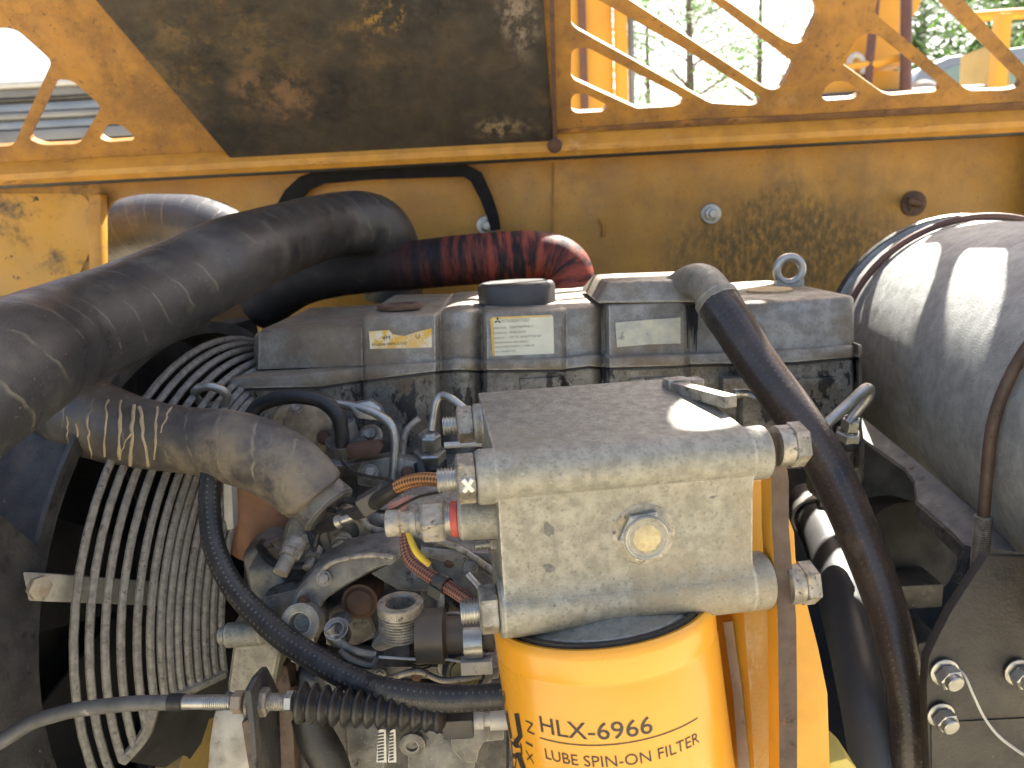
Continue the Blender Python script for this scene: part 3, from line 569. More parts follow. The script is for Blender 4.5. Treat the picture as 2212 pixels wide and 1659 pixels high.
# inner dark structure of the bay so gaps read as deep shade
T = thing('bay_frame', 'black floor pan and frame rails added to darken the bay under the engine', 'frame', Vector((0, .8, .7)))
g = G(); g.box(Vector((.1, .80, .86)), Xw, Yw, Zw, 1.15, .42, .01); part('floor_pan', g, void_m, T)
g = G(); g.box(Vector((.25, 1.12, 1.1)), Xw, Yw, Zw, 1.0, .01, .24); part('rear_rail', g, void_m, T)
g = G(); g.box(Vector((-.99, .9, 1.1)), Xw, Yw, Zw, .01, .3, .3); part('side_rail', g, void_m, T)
g = G(); g.box(Vector((.1, .33, .72)), Xw, Yw, Zw, 1.15, .01, .30); part('unseen_sill', g, void_m, T)  # out of view, added to keep ground bounce out of the lower bay
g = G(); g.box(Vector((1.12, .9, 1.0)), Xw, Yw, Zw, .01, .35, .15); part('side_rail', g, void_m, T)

# ------------------------------------------------------------------ hoses
g = G(); g.tube([(Vector((-.62, .10, 1.26)), .043), (Vector((-.48, .20, 1.36)), .043)]+px((-420, 1080, .36, 196), (-170, 905, .40, 164), (0, 797, .455, 143), (66, 763, .50, 130), (130, 731, .545, 119), (268, 674, .615, 106), (400, 609, .68, 95), (500, 559, .73, 89), (600, 521, .83, 77), (700, 491, .95, 69), (775, 482, 1.0, 68), (822, 500, 1.03, 67), (846, 560, 1.06, 65), (850, 640, 1.08, 63)), 48, 10, wob=.006)
solo('intake_hose', g, hoseA, 'thick black wrapped rubber hose crossing the upper left of the bay', 'hose')
g = G(); g.tube(px((-130, 640, .68, 90), (-40, 735, .67, 88), (40, 800, .66, 88), (105, 846, .645, 87), (158, 883, .63, 86), (215, 910, .62, 83), (310, 937, .60, 75), (420, 952, .59, 72), (492, 962, .58, 78), (565, 986, .57, 80), (618, 1014, .565, 79), (662, 1052, .56, 76), (678, 1070, .56, 70), (684, 1077, .56, 58)), 44, 12, wob=.01)
solo('radiator_hose', g, hoseC, 'grey rubber hose with dried mud streaks below the thick black hose', 'hose')
g = G(); rnd = random.Random(2)
bpy.context.view_layer.update(); DG = bpy.context.evaluated_depsgraph_get(); DG.update()
for x0, y0, x1, y1, wd in ((232, 865, 224, 985, .8), (262, 866, 258, 992, 1.2), (288, 876, 282, 1004, 1.1), (302, 880, 318, 1006, 1.2), (340, 880, 332, 992, .9), (372, 872, 345, 935, .8), (190, 900, 198, 990, .7), (165, 915, 172, 975, .6), (258, 985, 285, 930, .7), (145, 900, 150, 960, .6)):
    seg = []
    for k in range(9):
        t = k/8; x = x0+(x1-x0)*t+rnd.uniform(-3, 3); y = y0+(y1-y0)*t; v = ray(x, y).normalized()
        ok, q, nn, *_ = scene.ray_cast(DG, CAM+v*.05, v)
        if ok and .5 < (q-CAM).length < .75: seg.append((q+nn*.0002, .0011*wd*rnd.uniform(.6, 1.35)))
    if len(seg) > 3: g.tube(seg, 6, 3)
o = bpy.data.objects.get('radiator_hose'); part('mud_streaks', g, mud, o)
g = G(); g.tube(px((560, 660, 1.10, 56), (640, 612, 1.07, 52), (720, 592, 1.05, 50), (800, 581, 1.04, 51), (900, 572, 1.03, 52), (1000, 562, 1.02, 54), (1090, 555, 1.02, 54), (1165, 553, 1.02, 53), (1218, 572, 1.02, 53), (1238, 625, 1.02, 52), (1240, 700, 1.02, 52)), 40, 12, wob=.008)
solo('turbo_hose', g, hoseB, 'worn red and black silicone hose behind the oil filler cap', 'hose')
g = G(); g.tube(px((120, 560, 1.36, 66), (225, 510, 1.34, 68), (300, 492, 1.33, 70), (400, 488, 1.31, 68), (480, 512, 1.28, 66), (545, 560, 1.25, 64), (590, 640, 1.22, 62)), 36, 10)
solo('rear_hose', g, hoseA, 'dark hose bending through the opening in the left wall', 'hose')
g = G(); g.tube(px((470, 940, .60, 22), (456, 1030, .57, 23), (453, 1103, .56, 23), (466, 1190, .545, 24), (511, 1278, .53, 25), (603, 1370, .51, 27), (705, 1437, .49, 28), (790, 1480, .475, 28), (838, 1494, .465, 29), (938, 1508, .455, 29), (1010, 1508, .45, 28), (1080, 1504, .445, 28), (1180, 1490, .44, 28)), 28, 12)
solo('oil_line', g, braidE, 'black braided line sweeping from the muddy hose to the yellow filter', 'hose')
g = G(); g.tube(px((1552, 656, .662, 46), (1566, 677, .656, 46.5), (1582, 700, .65, 46), (1640, 790, .63, 45), (1720, 900, .61, 46), (1790, 1010, .60, 46), (1845, 1130, .585, 45), (1900, 1270, .57, 43), (1938, 1400, .555, 42), (1962, 1530, .545, 41), (1972, 1690, .54, 40), (1975, 1800, .535, 40)), 32, 12)
solo('breather_hose', g, hoseG, 'long dark brown hose running down from the breather box', 'hose')
T = thing('drain_hose', 'smooth grey hose with a worm clamp beside the dark brown hose', 'hose', P(1850, 1600, .66))
g = G(); g.tube(px((1742, 1085, .90, 38), (1764, 1130, .86, 43), (1792, 1190, .80, 48), (1822, 1290, .72, 53), (1850, 1400, .645, 57), (1878, 1520, .59, 60), (1900, 1640, .565, 62), (1920, 1760, .55, 62)), 32, 10); part('tube', g, hoseH, T)
dv = (P(1792, 1190, .80)-P(1748, 1095, .89)).normalized()
g = G(); g.lathe(P(1753, 1108, .878), dv, [(0, .0215), (0, .0245), (.012, .0245), (.012, .0215)], 30); cl_ = part('clamp', g, zinc, T)
g = G(); g.hexn(P(1768, 1086, .85), Xw, .012, .006); part('clamp_screw', g, zinc, cl_)
g = G(); g.lathe(P(1738, 1072, .905), dv, [(0, .017), (.03, .017)], 24); part('pipe_stub', g, dark_alu, T)
g = G(); g.tube(px((541, 900, .66, 15), (560, 876, .66, 16), (600, 860, .655, 17), (647, 856, .65, 17), (695, 866, .65, 17), (728, 895, .65, 17), (738, 930, .652, 16), (740, 965, .655, 15)), 20, 8)
solo('coolant_hose', g, rubber, 'small black hose arching over the tan water outlet', 'hose')

# ------------------------------------------------------------------ engine
eng = thing('engine', 'grey aluminium diesel engine with oil streaks and worn stickers', 'engine', P(1150, 1000, .85)-Zw*.1)
UPL = [(480, 797), (553, 795), (700, 790), (737, 787), (905, 786), (960, 780), (989, 772), (1039, 779), (1206, 776), (1240, 771), (1263, 766), (1290, 767), (1323, 772), (1474, 766), (1538, 761), (1600, 765), (1689, 757), (1773, 752), (1870, 744)]
LOL = [(480, 842), (686, 839), (737, 829), (888, 812), (950, 803), (989, 801), (1039, 802), (1206, 801), (1240, 797), (1263, 792), (1290, 794), (1323, 797), (1474, 792), (1522, 784), (1572, 789), (1706, 786), (1783, 779), (1860, 772)]
KEY = [(548, .75, 722), (553, .735, 722), (558, .722, 714), (640, .72, 711), (646, .717, 711), (700, .716, 708), (783, .716, 704), (786, .702, 682), (793, .699, 680), (940, .699, 678), (946, .704, 676), (952, .714, 676), (960, .712, 673), (972, .706, 672), (985, .703, 671), (1010, .703, 670), (1024, .709, 670), (1034, .719, 670), (1042, .722, 671), (1047, .704, 671), (1053, .70, 671),
 (1210, .70, 667), (1216, .703, 665), (1224, .711, 664), (1240, .711, 663), (1275, .711, 662), (1290, .716, 660), (1300, .724, 658), (1307, .724, 657), (1311, .704, 657), (1317, .70, 657), (1474, .70, 652), (1480, .704, 652), (1492, .715, 652), (1560, .715, 652), (1590, .715, 652), (1598, .704, 652), (1606, .70, 652), (1720, .70, 646), (1832, .70, 640), (1840, .704, 640), (1845, .715, 640)]
def cov(o=0.0, x2=None):
    r = [[], [], [], [], [], [], []]
    for x, d, yt in KEY:
        b0 = P(x, interp(UPL, x)+3, d); t0 = P(x+ (2 if x < 700 else -1), yt, d+.004)
        n1 = b0.lerp(t0, .93); top = t0+Yw*.006; 
        r[0].append(b0); r[1].append(b0.lerp(t0, .5)); r[2].append(n1); r[3].append(t0+Yw*.0018-Zw*.0012); r[4].append(top); r[5].append(t0+Yw*.2); r[6].append(t0+Yw*.21-Zw*.09)
    return r
rw = cov(); g = G(); g.loft(rw)
for j in (0, -1):
    q = g.pts([r_[j] for r_ in rw]); g.face([q+k for k in range(len(rw))])
vc = part('valve_cover', g, cover, eng, ang=50)
FK = [(484, .73, 0), (489, .704, 0), (500, .70, 0), (620, .70, 0), (690, .702, 0)]+[(x, d, 0) for x, d, _ in KEY if x > 700]+[(1856, .702, 0), (1862, .72, 0)]
rows = [[], [], [], [], [], [], []]
for x, d, _ in FK:
    a = P(x, interp(UPL, x)+ (22 if x < 560 else 22*max(0, 1-(x-560)/330) if x < 890 else 0), d-.008); c = P(x, interp(LOL, x)-1, d-.008)
    rows[0].append(a+Yw*.1); rows[1].append(a+Yw*.003); rows[2].append(a+Yw*.0006-Zw*.0008); rows[3].append(a.lerp(c, .25)); rows[4].append(a.lerp(c, .9)); rows[5].append(c+Yw*.0015); rows[6].append(c+Yw*.1)
g = G(); g.loft(rows); part('cover_flange', g, cover, eng, ang=55)
rows = [[], [], [], []]
for x, d, _ in FK:
    c = P(x, interp(LOL, x), d-.006); e = P(x, interp(LOL, x)+4, d-.006)
    rows[0].append(c+Yw*.02); rows[1].append(c+Yw*.0012); rows[2].append(e+Yw*.0012); rows[3].append(e+Yw*.02)
g = G(); g.loft(rows); part('cover_gasket', g, rubber, eng)
# cylinder head below the flange
rows = [[], [], [], [], [], []]
for x, d, _ in FK:
    w_ = 0.004 if 940 < x < 1240 else 0
    c = P(x, interp(LOL, x)+3, d-.003); e = P(x, 880, d-.001); h_ = P(x, 1012, d+.004)
    rows[0].append(c+Yw*.01); rows[1].append(c); rows[2].append(c.lerp(e, .55)); rows[3].append(e); rows[4].append(h_); rows[5].append(h_+Yw*(.12 if x < 1700 else .05))
g = G(); g.loft(rows); part('cylinder_head', g, oily, eng, ang=50)
for x in (1165, 1400, 1600, 1760):
    q = P(x, 836, .703); g = G(); g.box(q, Xw, Yw, Zw, .018, .006, .010); part('head_boss', g, oily, eng, bev=.002)
# breather box on top
F4 = [P(1288, 656, .705), P(1588, 652, .705), P(1588, 652, .705)+Yw*.15, P(1288, 656, .705)+Yw*.15]
T4 = [P(1312, 609, .712), P(1556, 601, .712), P(1556, 601, .712)+Yw*.11-Xw*.0, P(1312, 609, .712)+Yw*.11]
g = G(); a = g.pts(F4+T4)
for q in ((0, 1, 5, 4), (1, 2, 6, 5), (2, 3, 7, 6), (3, 0, 4, 7), (4, 5, 6, 7), (3, 2, 1, 0)): g.face([a+i for i in q])
part('breather_box', g, cover, eng, bev=.004, seg=3)
g = G(); g.tube(px((1430, 650, .76, 34), (1470, 622, .73, 36), (1500, 608, .705, 38), (1524, 614, .685, 40), (1546, 646, .666, 43), (1560, 668, .658, 45)), 28, 8); q0 = P(1546, 646, .666); dv = (P(1582, 700, .65)-q0).normalized(); g.lathe(q0, dv, [(0, .017), (0, .0196), (.007, .0196), (.007, .017)], 30); part('breather_spout', g, alu, eng)
g = G()                                             # oil run below the spout, following the cover face
for k in range(16):
    x = 1497+random.gauss(0, 8); y0 = 664+random.uniform(-8, 10); L = random.uniform(30, 95); dd = interp([(a, b) for a, b, _ in KEY], x)-.0006
    q = g.pts([P(x-3, y0, dd+.002), P(x+3, y0, dd+.002), P(x+1.5, y0+L, dd), P(x-.5, y0+L, dd)]); g.face((q, q+1, q+2, q+3))
part('oil_run', g, oil, eng, fixn=False, kind='stuff')
# oil cap
co = P(1118, 668, .775); ux = Zw
g = G(); g.lathe(co-ux*.002, ux, [(0, .030), (.006, .030), (.006, .026)], 36); part('filler_neck', g, zinc, eng)
n = 60; pr = []
g = G(); rings = []
for t, r_ in ((.005, .036), (.007, .0385), (.0235, .0385), (.027, .0365), (.028, .034), (.0273, .031), (.0273, .0)):
    ps = []
    for j in range(n):
        a = 2*math.pi*j/n; rr_ = r_*(1+.018*math.cos(a*8)) if .03 < r_ else r_
        ps.append(co+Zw*t+(Xw*math.cos(a)+Yw*math.sin(a))*max(rr_, .0004))
    rings.append(g.pts(ps))
for a, b_ in zip(rings, rings[1:]):
    for j in range(n): k = (j+1) % n; g.face((a+j, a+k, b_+k, b_+j))
part('oil_cap', g, cap_m, eng, ang=40)
g = G(); o = P(862, 662, .74); g.lathe(o-Zw*.002, Zw, [(0, .0215), (.003, .0215), (.0045, .0195), (.0045, .015), (.003, .014), (.003, 0)], 32); part('core_plug', g, rust, eng, label='rusty round plug on the left of the cover')
g = G(); o = P(1662, 627, .78); g.lathe(o-Zw*.002, Zw, [(0, .023), (.003, .023), (.004, .021), (.0035, 0)], 32); part('core_plug', g, mat('ochre plug', lin(.5, .38, .2), lin(.42, .26, .12), 60, (.6, .8)), eng, label='ochre round plug behind the dark hose')
# lifting eyes
g = G(); c = P(1705, 583, .82); rr_ = 27.5*S(.82)
g.tube([(c+(Xw*math.cos(a)+Zw*math.sin(a))*rr_, 9*S(.82)) for a in [2*math.pi*k/16 for k in range(16)]], 12, 2, close=True)
g.box(c-Zw*.022, Xw, Yw, Zw, .015, .004, .012); part('lifting_eye', g, zinc, eng)
g = G(); c = P(456, 856, .66); rr_ = 34*S(.66)
g.tube([(c+(Xw*math.cos(a)+(Zw*.75-Yw*.5)*math.sin(a))*rr_, 9.5*S(.69)) for a in [2*math.pi*k/16 for k in range(16)]], 12, 2, close=True); part('lifting_eye', g, zinc, eng)
# stickers, 0.6 mm proud of the cover face, following it
def sticker(poly, d, m_, name, lift=.0012):
    g = G(); g.slab([P(x, y, d-lift) for x, y in poly], Yw*.0004); return part(name, g, m_, eng)
def label_text(parent, lines, d, m_, lift=.0016):
    g = G()
    for body, x, y, h, wmax in lines:
        vs, fs, w_ = text2d(body, 1.0); s_ = h/.72; sx = min(s_, wmax/w_) if wmax else s_
        a = g.pts([P(x+v.x*sx, y-v.y*s_-v.x*sx*math.tan(ROLL), d-lift) for v in vs])
        for f in fs: g.face([a+i for i in f])
    return part('print', g, m_, parent, fixn=False, smooth=False)
dF = .7015
s1 = sticker([(797, 716), (840, 713), (848, 722), (874, 726), (900, 717), (932, 709), (933, 752), (900, 757), (870, 755), (838, 762), (800, 762)], dF, stick_y, 'sticker')
label_text(s1, [('4M', 826, 735, 10, 24), ('U', 898, 731, 10, 14), ('ENGINE 9AM1-2 3,02', 804, 748, 6, 124)], dF, ink)
s2 = sticker([(1059, 690), (1064, 685), (1190, 680), (1195, 684), (1197, 764), (1064, 769)], dF, stick_w, 'sticker')
g = G(); g.slab([P(x, y, dF-.0014) for x, y in ((1059, 690), (1064, 685), (1190, 680.5), (1190, 683.5), (1066, 689), (1069, 769), (1064, 769))], Yw*.0001); part('amber_edge', g, stick_o, s2)
label_text(s2, [('MITSUBISHI FUSO', 1083, 697, 7, 60), ('ENGINE MODEL', 1066, 711, 4, 28), ('32007T0099MR-V', 1100, 709.5, 5, 62), ('ENGINE NO', 1066, 722, 4, 28), ('4M40-T0274', 1100, 720.5, 5, 44), ('MODEL FI', 1066, 733, 4, 26), ('DY TC 68 6077 M2 267', 1102, 731, 5, 78), ('PERFORMANCE  3200 3000min', 1067, 743, 4, 100), ('ADJUSTMENT ENGINE  5 23000-227', 1068, 752, 4, 124), ('VIN  21X4049-7334', 1068, 762, 4, 86)], dF, inkfade)
g = G()                                             # three-diamond emblem
for ang in (90, 210, 330):
    a = R(ang); u = Vector((math.cos(a), math.sin(a))); v = Vector((-u.y, u.x)); c0 = Vector((1075, 690))
    ps = [c0+Vector((p.x, -p.y)) for p in (u*0, u*4.3+v*2.3, u*8.2, u*4.3-v*2.3)]
    q = g.pts([P(p.x, p.y+3, dF-.0017) for p in ps]); g.face((q, q+1, q+2, q+3))
part('emblem', g, ink, s2, fixn=False)
s3 = sticker([(1329, 697), (1385, 692), (1470, 686), (1470, 742), (1400, 744), (1333, 750)], dF, stick_g, 'sticker')
label_text(s3, [('-', 1340, 738, 14, 14), ('=', 1396, 726, 8, 12)], dF, inkfade)
# injectors and pipes
def injector(x, y, d, k=1.0):
    c = P(x, y, d); ax = (Zw*.96+Xw*.05-Yw*.25).normalized(); u = S(d)*k
    g = G(); g.lathe(c-ax*u*62, ax, [(0, u*34), (u*16, u*36), (u*24, u*31), (u*24, 0)], 24); part('injector_seal', g, rubber, eng)
    g = G(); g.hexn(c-ax*u*42, ax, u*26, u*35, .3); g.lathe(c-ax*u*18, ax, [(0, u*24), (u*6, u*24), (u*6, 0)], 20); g.hexn(c-ax*u*12, ax, u*36, u*25, .2); g.lathe(c+ax*u*22, ax, [(0, u*19), (u*8, u*14), (u*8, 0)], 20)
    return part('injector', g, zinc, eng, ang=30)
injector(928, 958, .665); injector(1836, 920, .66, .8)
def pipe(pts, m_=zinc, name='injection_pipe', n=12): g = G(); g.tube(px(*pts), n, 8); return part(name, g, m_, eng)
pipe([(932, 930, .66, 9), (936, 900, .66, 9), (942, 870, .66, 9), (954, 855, .66, 9), (976, 862, .655, 9), (1004, 884, .65, 9), (1040, 912, .645, 9)])
pipe([(1080, 905, .67, 9), (1112, 880, .67, 9), (1150, 862, .668, 9), (1190, 856, .666, 9), (1222, 862, .664, 9), (1244, 876, .66, 9)])
pipe([(715, 872, .67, 10), (760, 877, .665, 10), (806, 890, .66, 10), (842, 915, .655, 10), (853, 945, .655, 10), (852, 990, .655, 10), (848, 1050, .655, 10)], zinc, 'fuel_pipe')
pipe([(905, 905, .68, 8), (880, 930, .675, 8), (870, 970, .67, 8), (872, 1060, .665, 8)], dirtyzinc, 'return_pipe')
pipe([(960, 962, .65, 7), (1000, 960, .65, 7), (1050, 958, .65, 7)], bare, 'leak_off_pipe')
pipe([(1772, 926, .63, 12), (1800, 902, .63, 12), (1840, 866, .635, 12), (1868, 840, .64, 12), (1879, 843, .645, 11), (1872, 862, .65, 11), (1846, 895, .655, 11), (1832, 915, .655, 11)])
pipe([(1585, 850, .64, 10), (1620, 852, .64, 10), (1660, 878, .63, 10), (1705, 930, .62, 10)], zinc)
# right hand end of the head under the hose
g = G(); q = P(1800, 1000, .745); g.lathe(q+Zw*.04, -Zw, [(0, .024), (.02, .027), (.05, .028), (.07, .022), (.08, .01), (.08, 0)], 24); part('end_housing', g, dark_alu, eng)
# water outlet and other castings left of the injectors
g = G(); g.slab([P(x, y, .69) for x, y in ((578, 905), (600, 880), (650, 868), (695, 876), (722, 905), (728, 960), (700, 990), (600, 960))], Yw*.06); part('water_outlet', g, tanc, eng, bev=.008, seg=3)
g = G(); g.lathe(P(752, 975, .67), Zw*.97+Yw*-.2, [(-.02, .0), (-.02, .017), (-.012, .022), (-.002, .022), (.0, .018), (.012, .018), (.013, .012), (.03, .010), (.03, 0)], 24); part('temperature_sender', g, dark_alu, eng)
g = G(); g.slab([P(x, y, .66) for x, y in ((752, 875), (800, 865), (822, 880), (830, 900), (815, 910), (770, 905))], Yw*.012); part('lift_bracket', g, zinc, eng, bev=.003)
g = G(); g.slab([P(x, y, .68) for x, y in ((700, 980), (760, 990), (860, 1000), (900, 1010), (1060, 990), (1060, 1180), (700, 1180))], Yw*.05); part('manifold', g, dark_alu, eng, bev=.01)
g = G(); g.slab([P(x, y, .655) for x, y in ((770, 1000), (850, 985), (905, 1000), (905, 1035), (840, 1060), (770, 1050))], Yw*.02); part('mount_pad', g, alu, eng, bev=.004)
dv = (P(700, 1092, .56)-P(650, 1040, .565)).normalized()
g = G(); g.lathe(P(684, 1074, .565), dv, [(-.01, .021), (.004, .0215), (.014, .0225), (.016, .02), (.016, 0)], 32); part('outlet_flange', g, dark_alu, eng)
# rusty disc behind the hose end and its pale rim
ax = (Vector((.35, -.9, .25))).normalized()
g = G(); g.lathe(P(575, 1110, .64), ax, [(-.012, 0), (-.012, .041), (0, .042), (.002, .036), (.003, 0)], 40); part('pulley_disc', g, mat('rusty disc', lin(.27, .13, .06), lin(.2, .105, .06), 35, (.55, .75), .2, .3, 300, layers=[(lin(.33, .27, .2), 40, .62, .75), (lin(.09, .05, .03), 50, .6, .72)]), eng)
g = G(); g.slab([P(x, y, .62) for x, y in ((480, 1040), (500, 1035), (506, 1145), (482, 1148))], Yw*.03); part('pulley_rim', g, bare, eng, bev=.003)
# thermostat bits and sender cluster around (640..780, 1110..1240)
def stud(x, y, d, ax, L, r, m_=dirtyzinc, name='sender', hexr=None):
    ax = Vector(ax).normalized(); g = G(); u = S(d); g.lathe(P(x, y, d), ax, [(0, 0), (0, r*u*.5), (u*1, r*u*.86), (u*2, r*u), (L*u*.5, r*u), (L*u*.5, r*u*1.2), (L*u*.7, r*u*1.2), (L*u*.7, r*u*1.4), (L*u, r*u*1.4), (L*u, 0)], 24)
    if hexr: g.hexn(P(x, y, d)+ax*L*u*.5, ax, L*u*.2, hexr*u)
    return part(name, g, m_, eng)
stud(604, 1240, .53, (.28, .75, .5), 85, 17, dirtyzinc, 'sender', 24)
stud(664, 1230, .55, (.2, .8, .45), 55, 12, dirtyzinc, 'sender', 18)
stud(560, 1218, .60, (.7, .6, .3), 60, 18, tanc, 'drain_elbow')
stud(730, 1190, .56, (.1, .9, .2), 40, 16, dirtyzinc, 'sender', 22)
g = G(); g.lathe(P(742, 1152, .575), Vector((.15, -.92, .3)), [(-.03, 0), (-.03, .02), (0, .0205), (.004, .017), (.004, .012), (-.004, .011), (-.004, 0)], 32); part('relay_can', g, tanc, eng)
g = G(); g.slab([P(x, y, .6) for x, y in ((620, 1120), (700, 1105), (780, 1120), (790, 1180), (700, 1230), (620, 1240), (600, 1180))], Yw*.04); part('thermostat_body', g, alu, eng, bev=.008, seg=3)
g = G(); g.slab([P(x, y, .585) for x, y in ((775, 1100), (865, 1080), (1040, 1070), (1040, 1110), (880, 1130), (800, 1160), (775, 1160))], Yw*.04); part('intake_rail', g, dirtyzinc, eng, bev=.004)
g = G(); g.slab([P(x, y, .57) for x, y in ((838, 1090), (880, 1072), (888, 1082), (868, 1110), (846, 1118))], Yw*.004); part('red_tab', g, red_m, eng, bev=.001)
# grey arm casting
g = G(); arm = [(621, 1322), (635, 1282), (680, 1231), (735, 1204), (805, 1188), (870, 1183), (870, 1212), (806, 1236), (745, 1270), (700, 1300), (682, 1336), (684, 1386), (640, 1390)]
g.slab([P(x, y, .53) for x, y in arm], Yw*.035); part('support_arm', g, dark_alu, eng, bev=.006, seg=3)
g = G(); g.slab([P(x, y, .55) for x, y in ((800, 1240), (806, 1236), (870, 1205), (1000, 1200), (1080, 1260), (1080, 1300), (940, 1280), (860, 1275))], Yw*.05); part('pump_shoulder', g, dark_alu, eng, bev=.006)
g = G(); g.lathe(P(647, 1347, .515), Vector((0, -.9, .35)), [(-.03, .0), (-.03, .013), (0, .0135), (.001, .012), (.001, .007), (-.008, .006), (-.008, 0)], 24); g.slab([P(x, y, .528) for x, y in ((620, 1325), (676, 1330), (679, 1400), (655, 1440), (628, 1430))], Yw*.03); part('arm_boss', g, alu, eng, bev=.003)
g = G(); g.lathe(P(777, 1300, .545), Vector((0, -1, .1)), [(-.03, 0), (-.03, .013), (0, .013), (.0, .011), (.002, .009), (.002, 0)], 20); part('arm_bolt', g, rust, eng)
g = G(); g.slab([P(x, y, .56) for x, y in ((560, 1290), (640, 1270), (690, 1290), (650, 1340), (570, 1345))], Yw*.04); part('arm_rib', g, dark_alu, eng, bev=.008)
# threaded oil filler neck
zz = (Zw+Xw*.02).normalized(); o = P(864, 1300, .5); u = S(.5)
prof = [(-78*u, 0), (-78*u, 46*u)]
for k in range(8): prof += [(-76*u+k*6.5*u, 46*u), (-74*u+k*6.5*u, 49*u), (-72*u+k*6.5*u, 49*u), (-70.5*u+k*6.5*u, 46*u)]
prof += [(-22*u, 46*u), (-22*u, 50*u), (-2*u, 50*u), (0, 48*u), (0, 34*u), (-4*u, 32*u), (-50*u, 31*u), (-50*u, 0)]
g = G(); g.lathe(o, zz, prof, 40); part('filler_tube', g, dirtyzinc, eng, ang=25)
g = G(); g.slab([P(x, y, .505) for x, y in ((796, 1400), (815, 1372), (830, 1352), (890, 1370), (862, 1398), (820, 1412))], Yw*.02); part('tube_foot', g, dark_alu, eng, bev=.004)
g = G(); g.thread(P(905, 1358, .52)-Zw*.03, Zw, .03, .008, .0022); part('spring', g, dark_steel, eng)
g = G(); g.tube(px((712, 1356, .5, 14), (724, 1375, .5, 12), (745, 1395, .495, 9), (775, 1408, .49, 9), (812, 1415, .49, 9)), 12, 6); g.lathe(P(726, 1358, .5), Zw*.8-Yw*.6, [(-.012, 0), (-.012, .008), (0, .008), (.0, .0045), (-.003, .004), (-.003, 0)], 18); part('throttle_lever', g, dark_alu, eng)
g = G(); g.tube(px((735, 1405, .488, 6), (760, 1425, .485, 8), (800, 1438, .485, 8), (815, 1420, .487, 7)), 10, 6); part('lever_link', g, dark_steel, eng)
g = G(); g.tube(px((818, 1419, .49, 3), (900, 1424, .49, 3), (960, 1424, .49, 3), (1000, 1430, .49, 3.2)), 8, 6); g.box(P(1030, 1437, .49), Xw, Yw, Zw, .010, .004, .0045); part('throttle_wire', g, bare, eng)
g = G()
g.slab([P(x, y, .52) for x, y in ((820, 1440), (1080, 1440), (1080, 1470), (820, 1470))], Yw*.03); g.slab([P(x, y, .515) for x, y in ((940, 1345), (965, 1350), (968, 1460), (945, 1460))], Yw*.02)
part('pump_rail', g, dark_alu, eng, bev=.004)
g = G(); g.lathe(P(1000, 1370, .5), Xw, [(-.03, 0), (-.03, .017), (-.012, .018), (-.01, .012), (.02, .012), (.02, 0)], 24); part('solenoid', g, mat('brown can', lin(.10, .08, .06), lin(.07, .06, .05), 40, (.4, .6), .2), eng)
g = G(); g.lathe(P(1023, 1385, .495), Xw, [(-.006, .0), (-.006, .0115), (.006, .0115), (.006, 0)], 20); part('solenoid_collar', g, zinc, eng)
g = G(); g.lathe(P(1001, 1455, .5), Vector((0, -.85, .5)), [(-.015, .0), (-.015, .011), (0, .0112), (.0, .009), (.003, .008), (.003, 0)], 22); part('brass_plug', g, mat('brass', lin(.28, .2, .07), lin(.2, .15, .06), 60, (.35, .5), .7), eng)
g = G(); g.lathe(P(1001, 1449, .502), Vector((0, -.85, .5)), [(-.015, .0), (-.015, .0145), (-.002, .0145), (-.002, 0)], 22); part('plug_washer', g, rubber, eng)
for x, y, s_ in ((940, 1330, 14), (905, 1210, 22), (1000, 1290, 20), (1048, 1280, 18), (960, 1310, 10)):
    g = G(); g.lathe(P(x, y, .56), Vector((.1, -.8, .6)), [(-.03, 0), (-.03, s_*S(.56)), (0, s_*S(.56)), (.002, s_*.7*S(.56)), (.002, 0)], 20); part('pump_cap', g, dark_steel, eng)
# block and pump mass behind everything low down
g = G(); g.slab([P(x, y, .70) for x, y in ((520, 1190), (560, 1160), (1100, 1160), (1700, 1010), (1690, 1700), (560, 1700), (520, 1500))], Yw*.2); part('engine_block', g, dark_alu, eng, bev=.01)
g = G(); g.slab([P(x, y, .56) for x, y in ((620, 1480), (700, 1450), (1100, 1470), (1100, 1760), (620, 1760))], Yw*.08); part('pump_body', g, dark_steel, eng, bev=.01)
g = G(); g.slab([P(x, y, .50) for x, y in ((893, 1580), (915, 1575), (1000, 1596), (1030, 1640), (1020, 1720), (880, 1720), (878, 1600))], Yw*.02); part('pump_cover', g, dark_alu, eng, bev=.004)
g = G(); g.lathe(P(891, 1606, .498), -Yw, [(0, .0085), (.002, .0085), (.003, .0065), (.003, .004), (.001, .0035), (.001, 0)], 20); part('cover_screw', g, dark_alu, eng)
g = G(); g.slab([P(x, y, .49) for x, y in ((970, 1560), (1090, 1556), (1090, 1600), (1045, 1605), (1035, 1625), (1030, 1650), (1000, 1650), (975, 1620))], Yw*.006); part('cover_bracket', g, dark_alu, eng, bev=.002)
g = G(); g.box(P(990, 1560, .47), Xw, Yw, Zw, .0095, .008, .0065); part('switch', g, cap_m, eng, bev=.0015)
g = G(); g.lathe(P(1024, 1556, .47), Xw, [(0, 0), (0, .0055), (.006, .0055), (.006, .004), (.01, .004), (.01, .0065), (.025, .0065), (.025, 0)], 18); part('switch_stud', g, bare, eng)
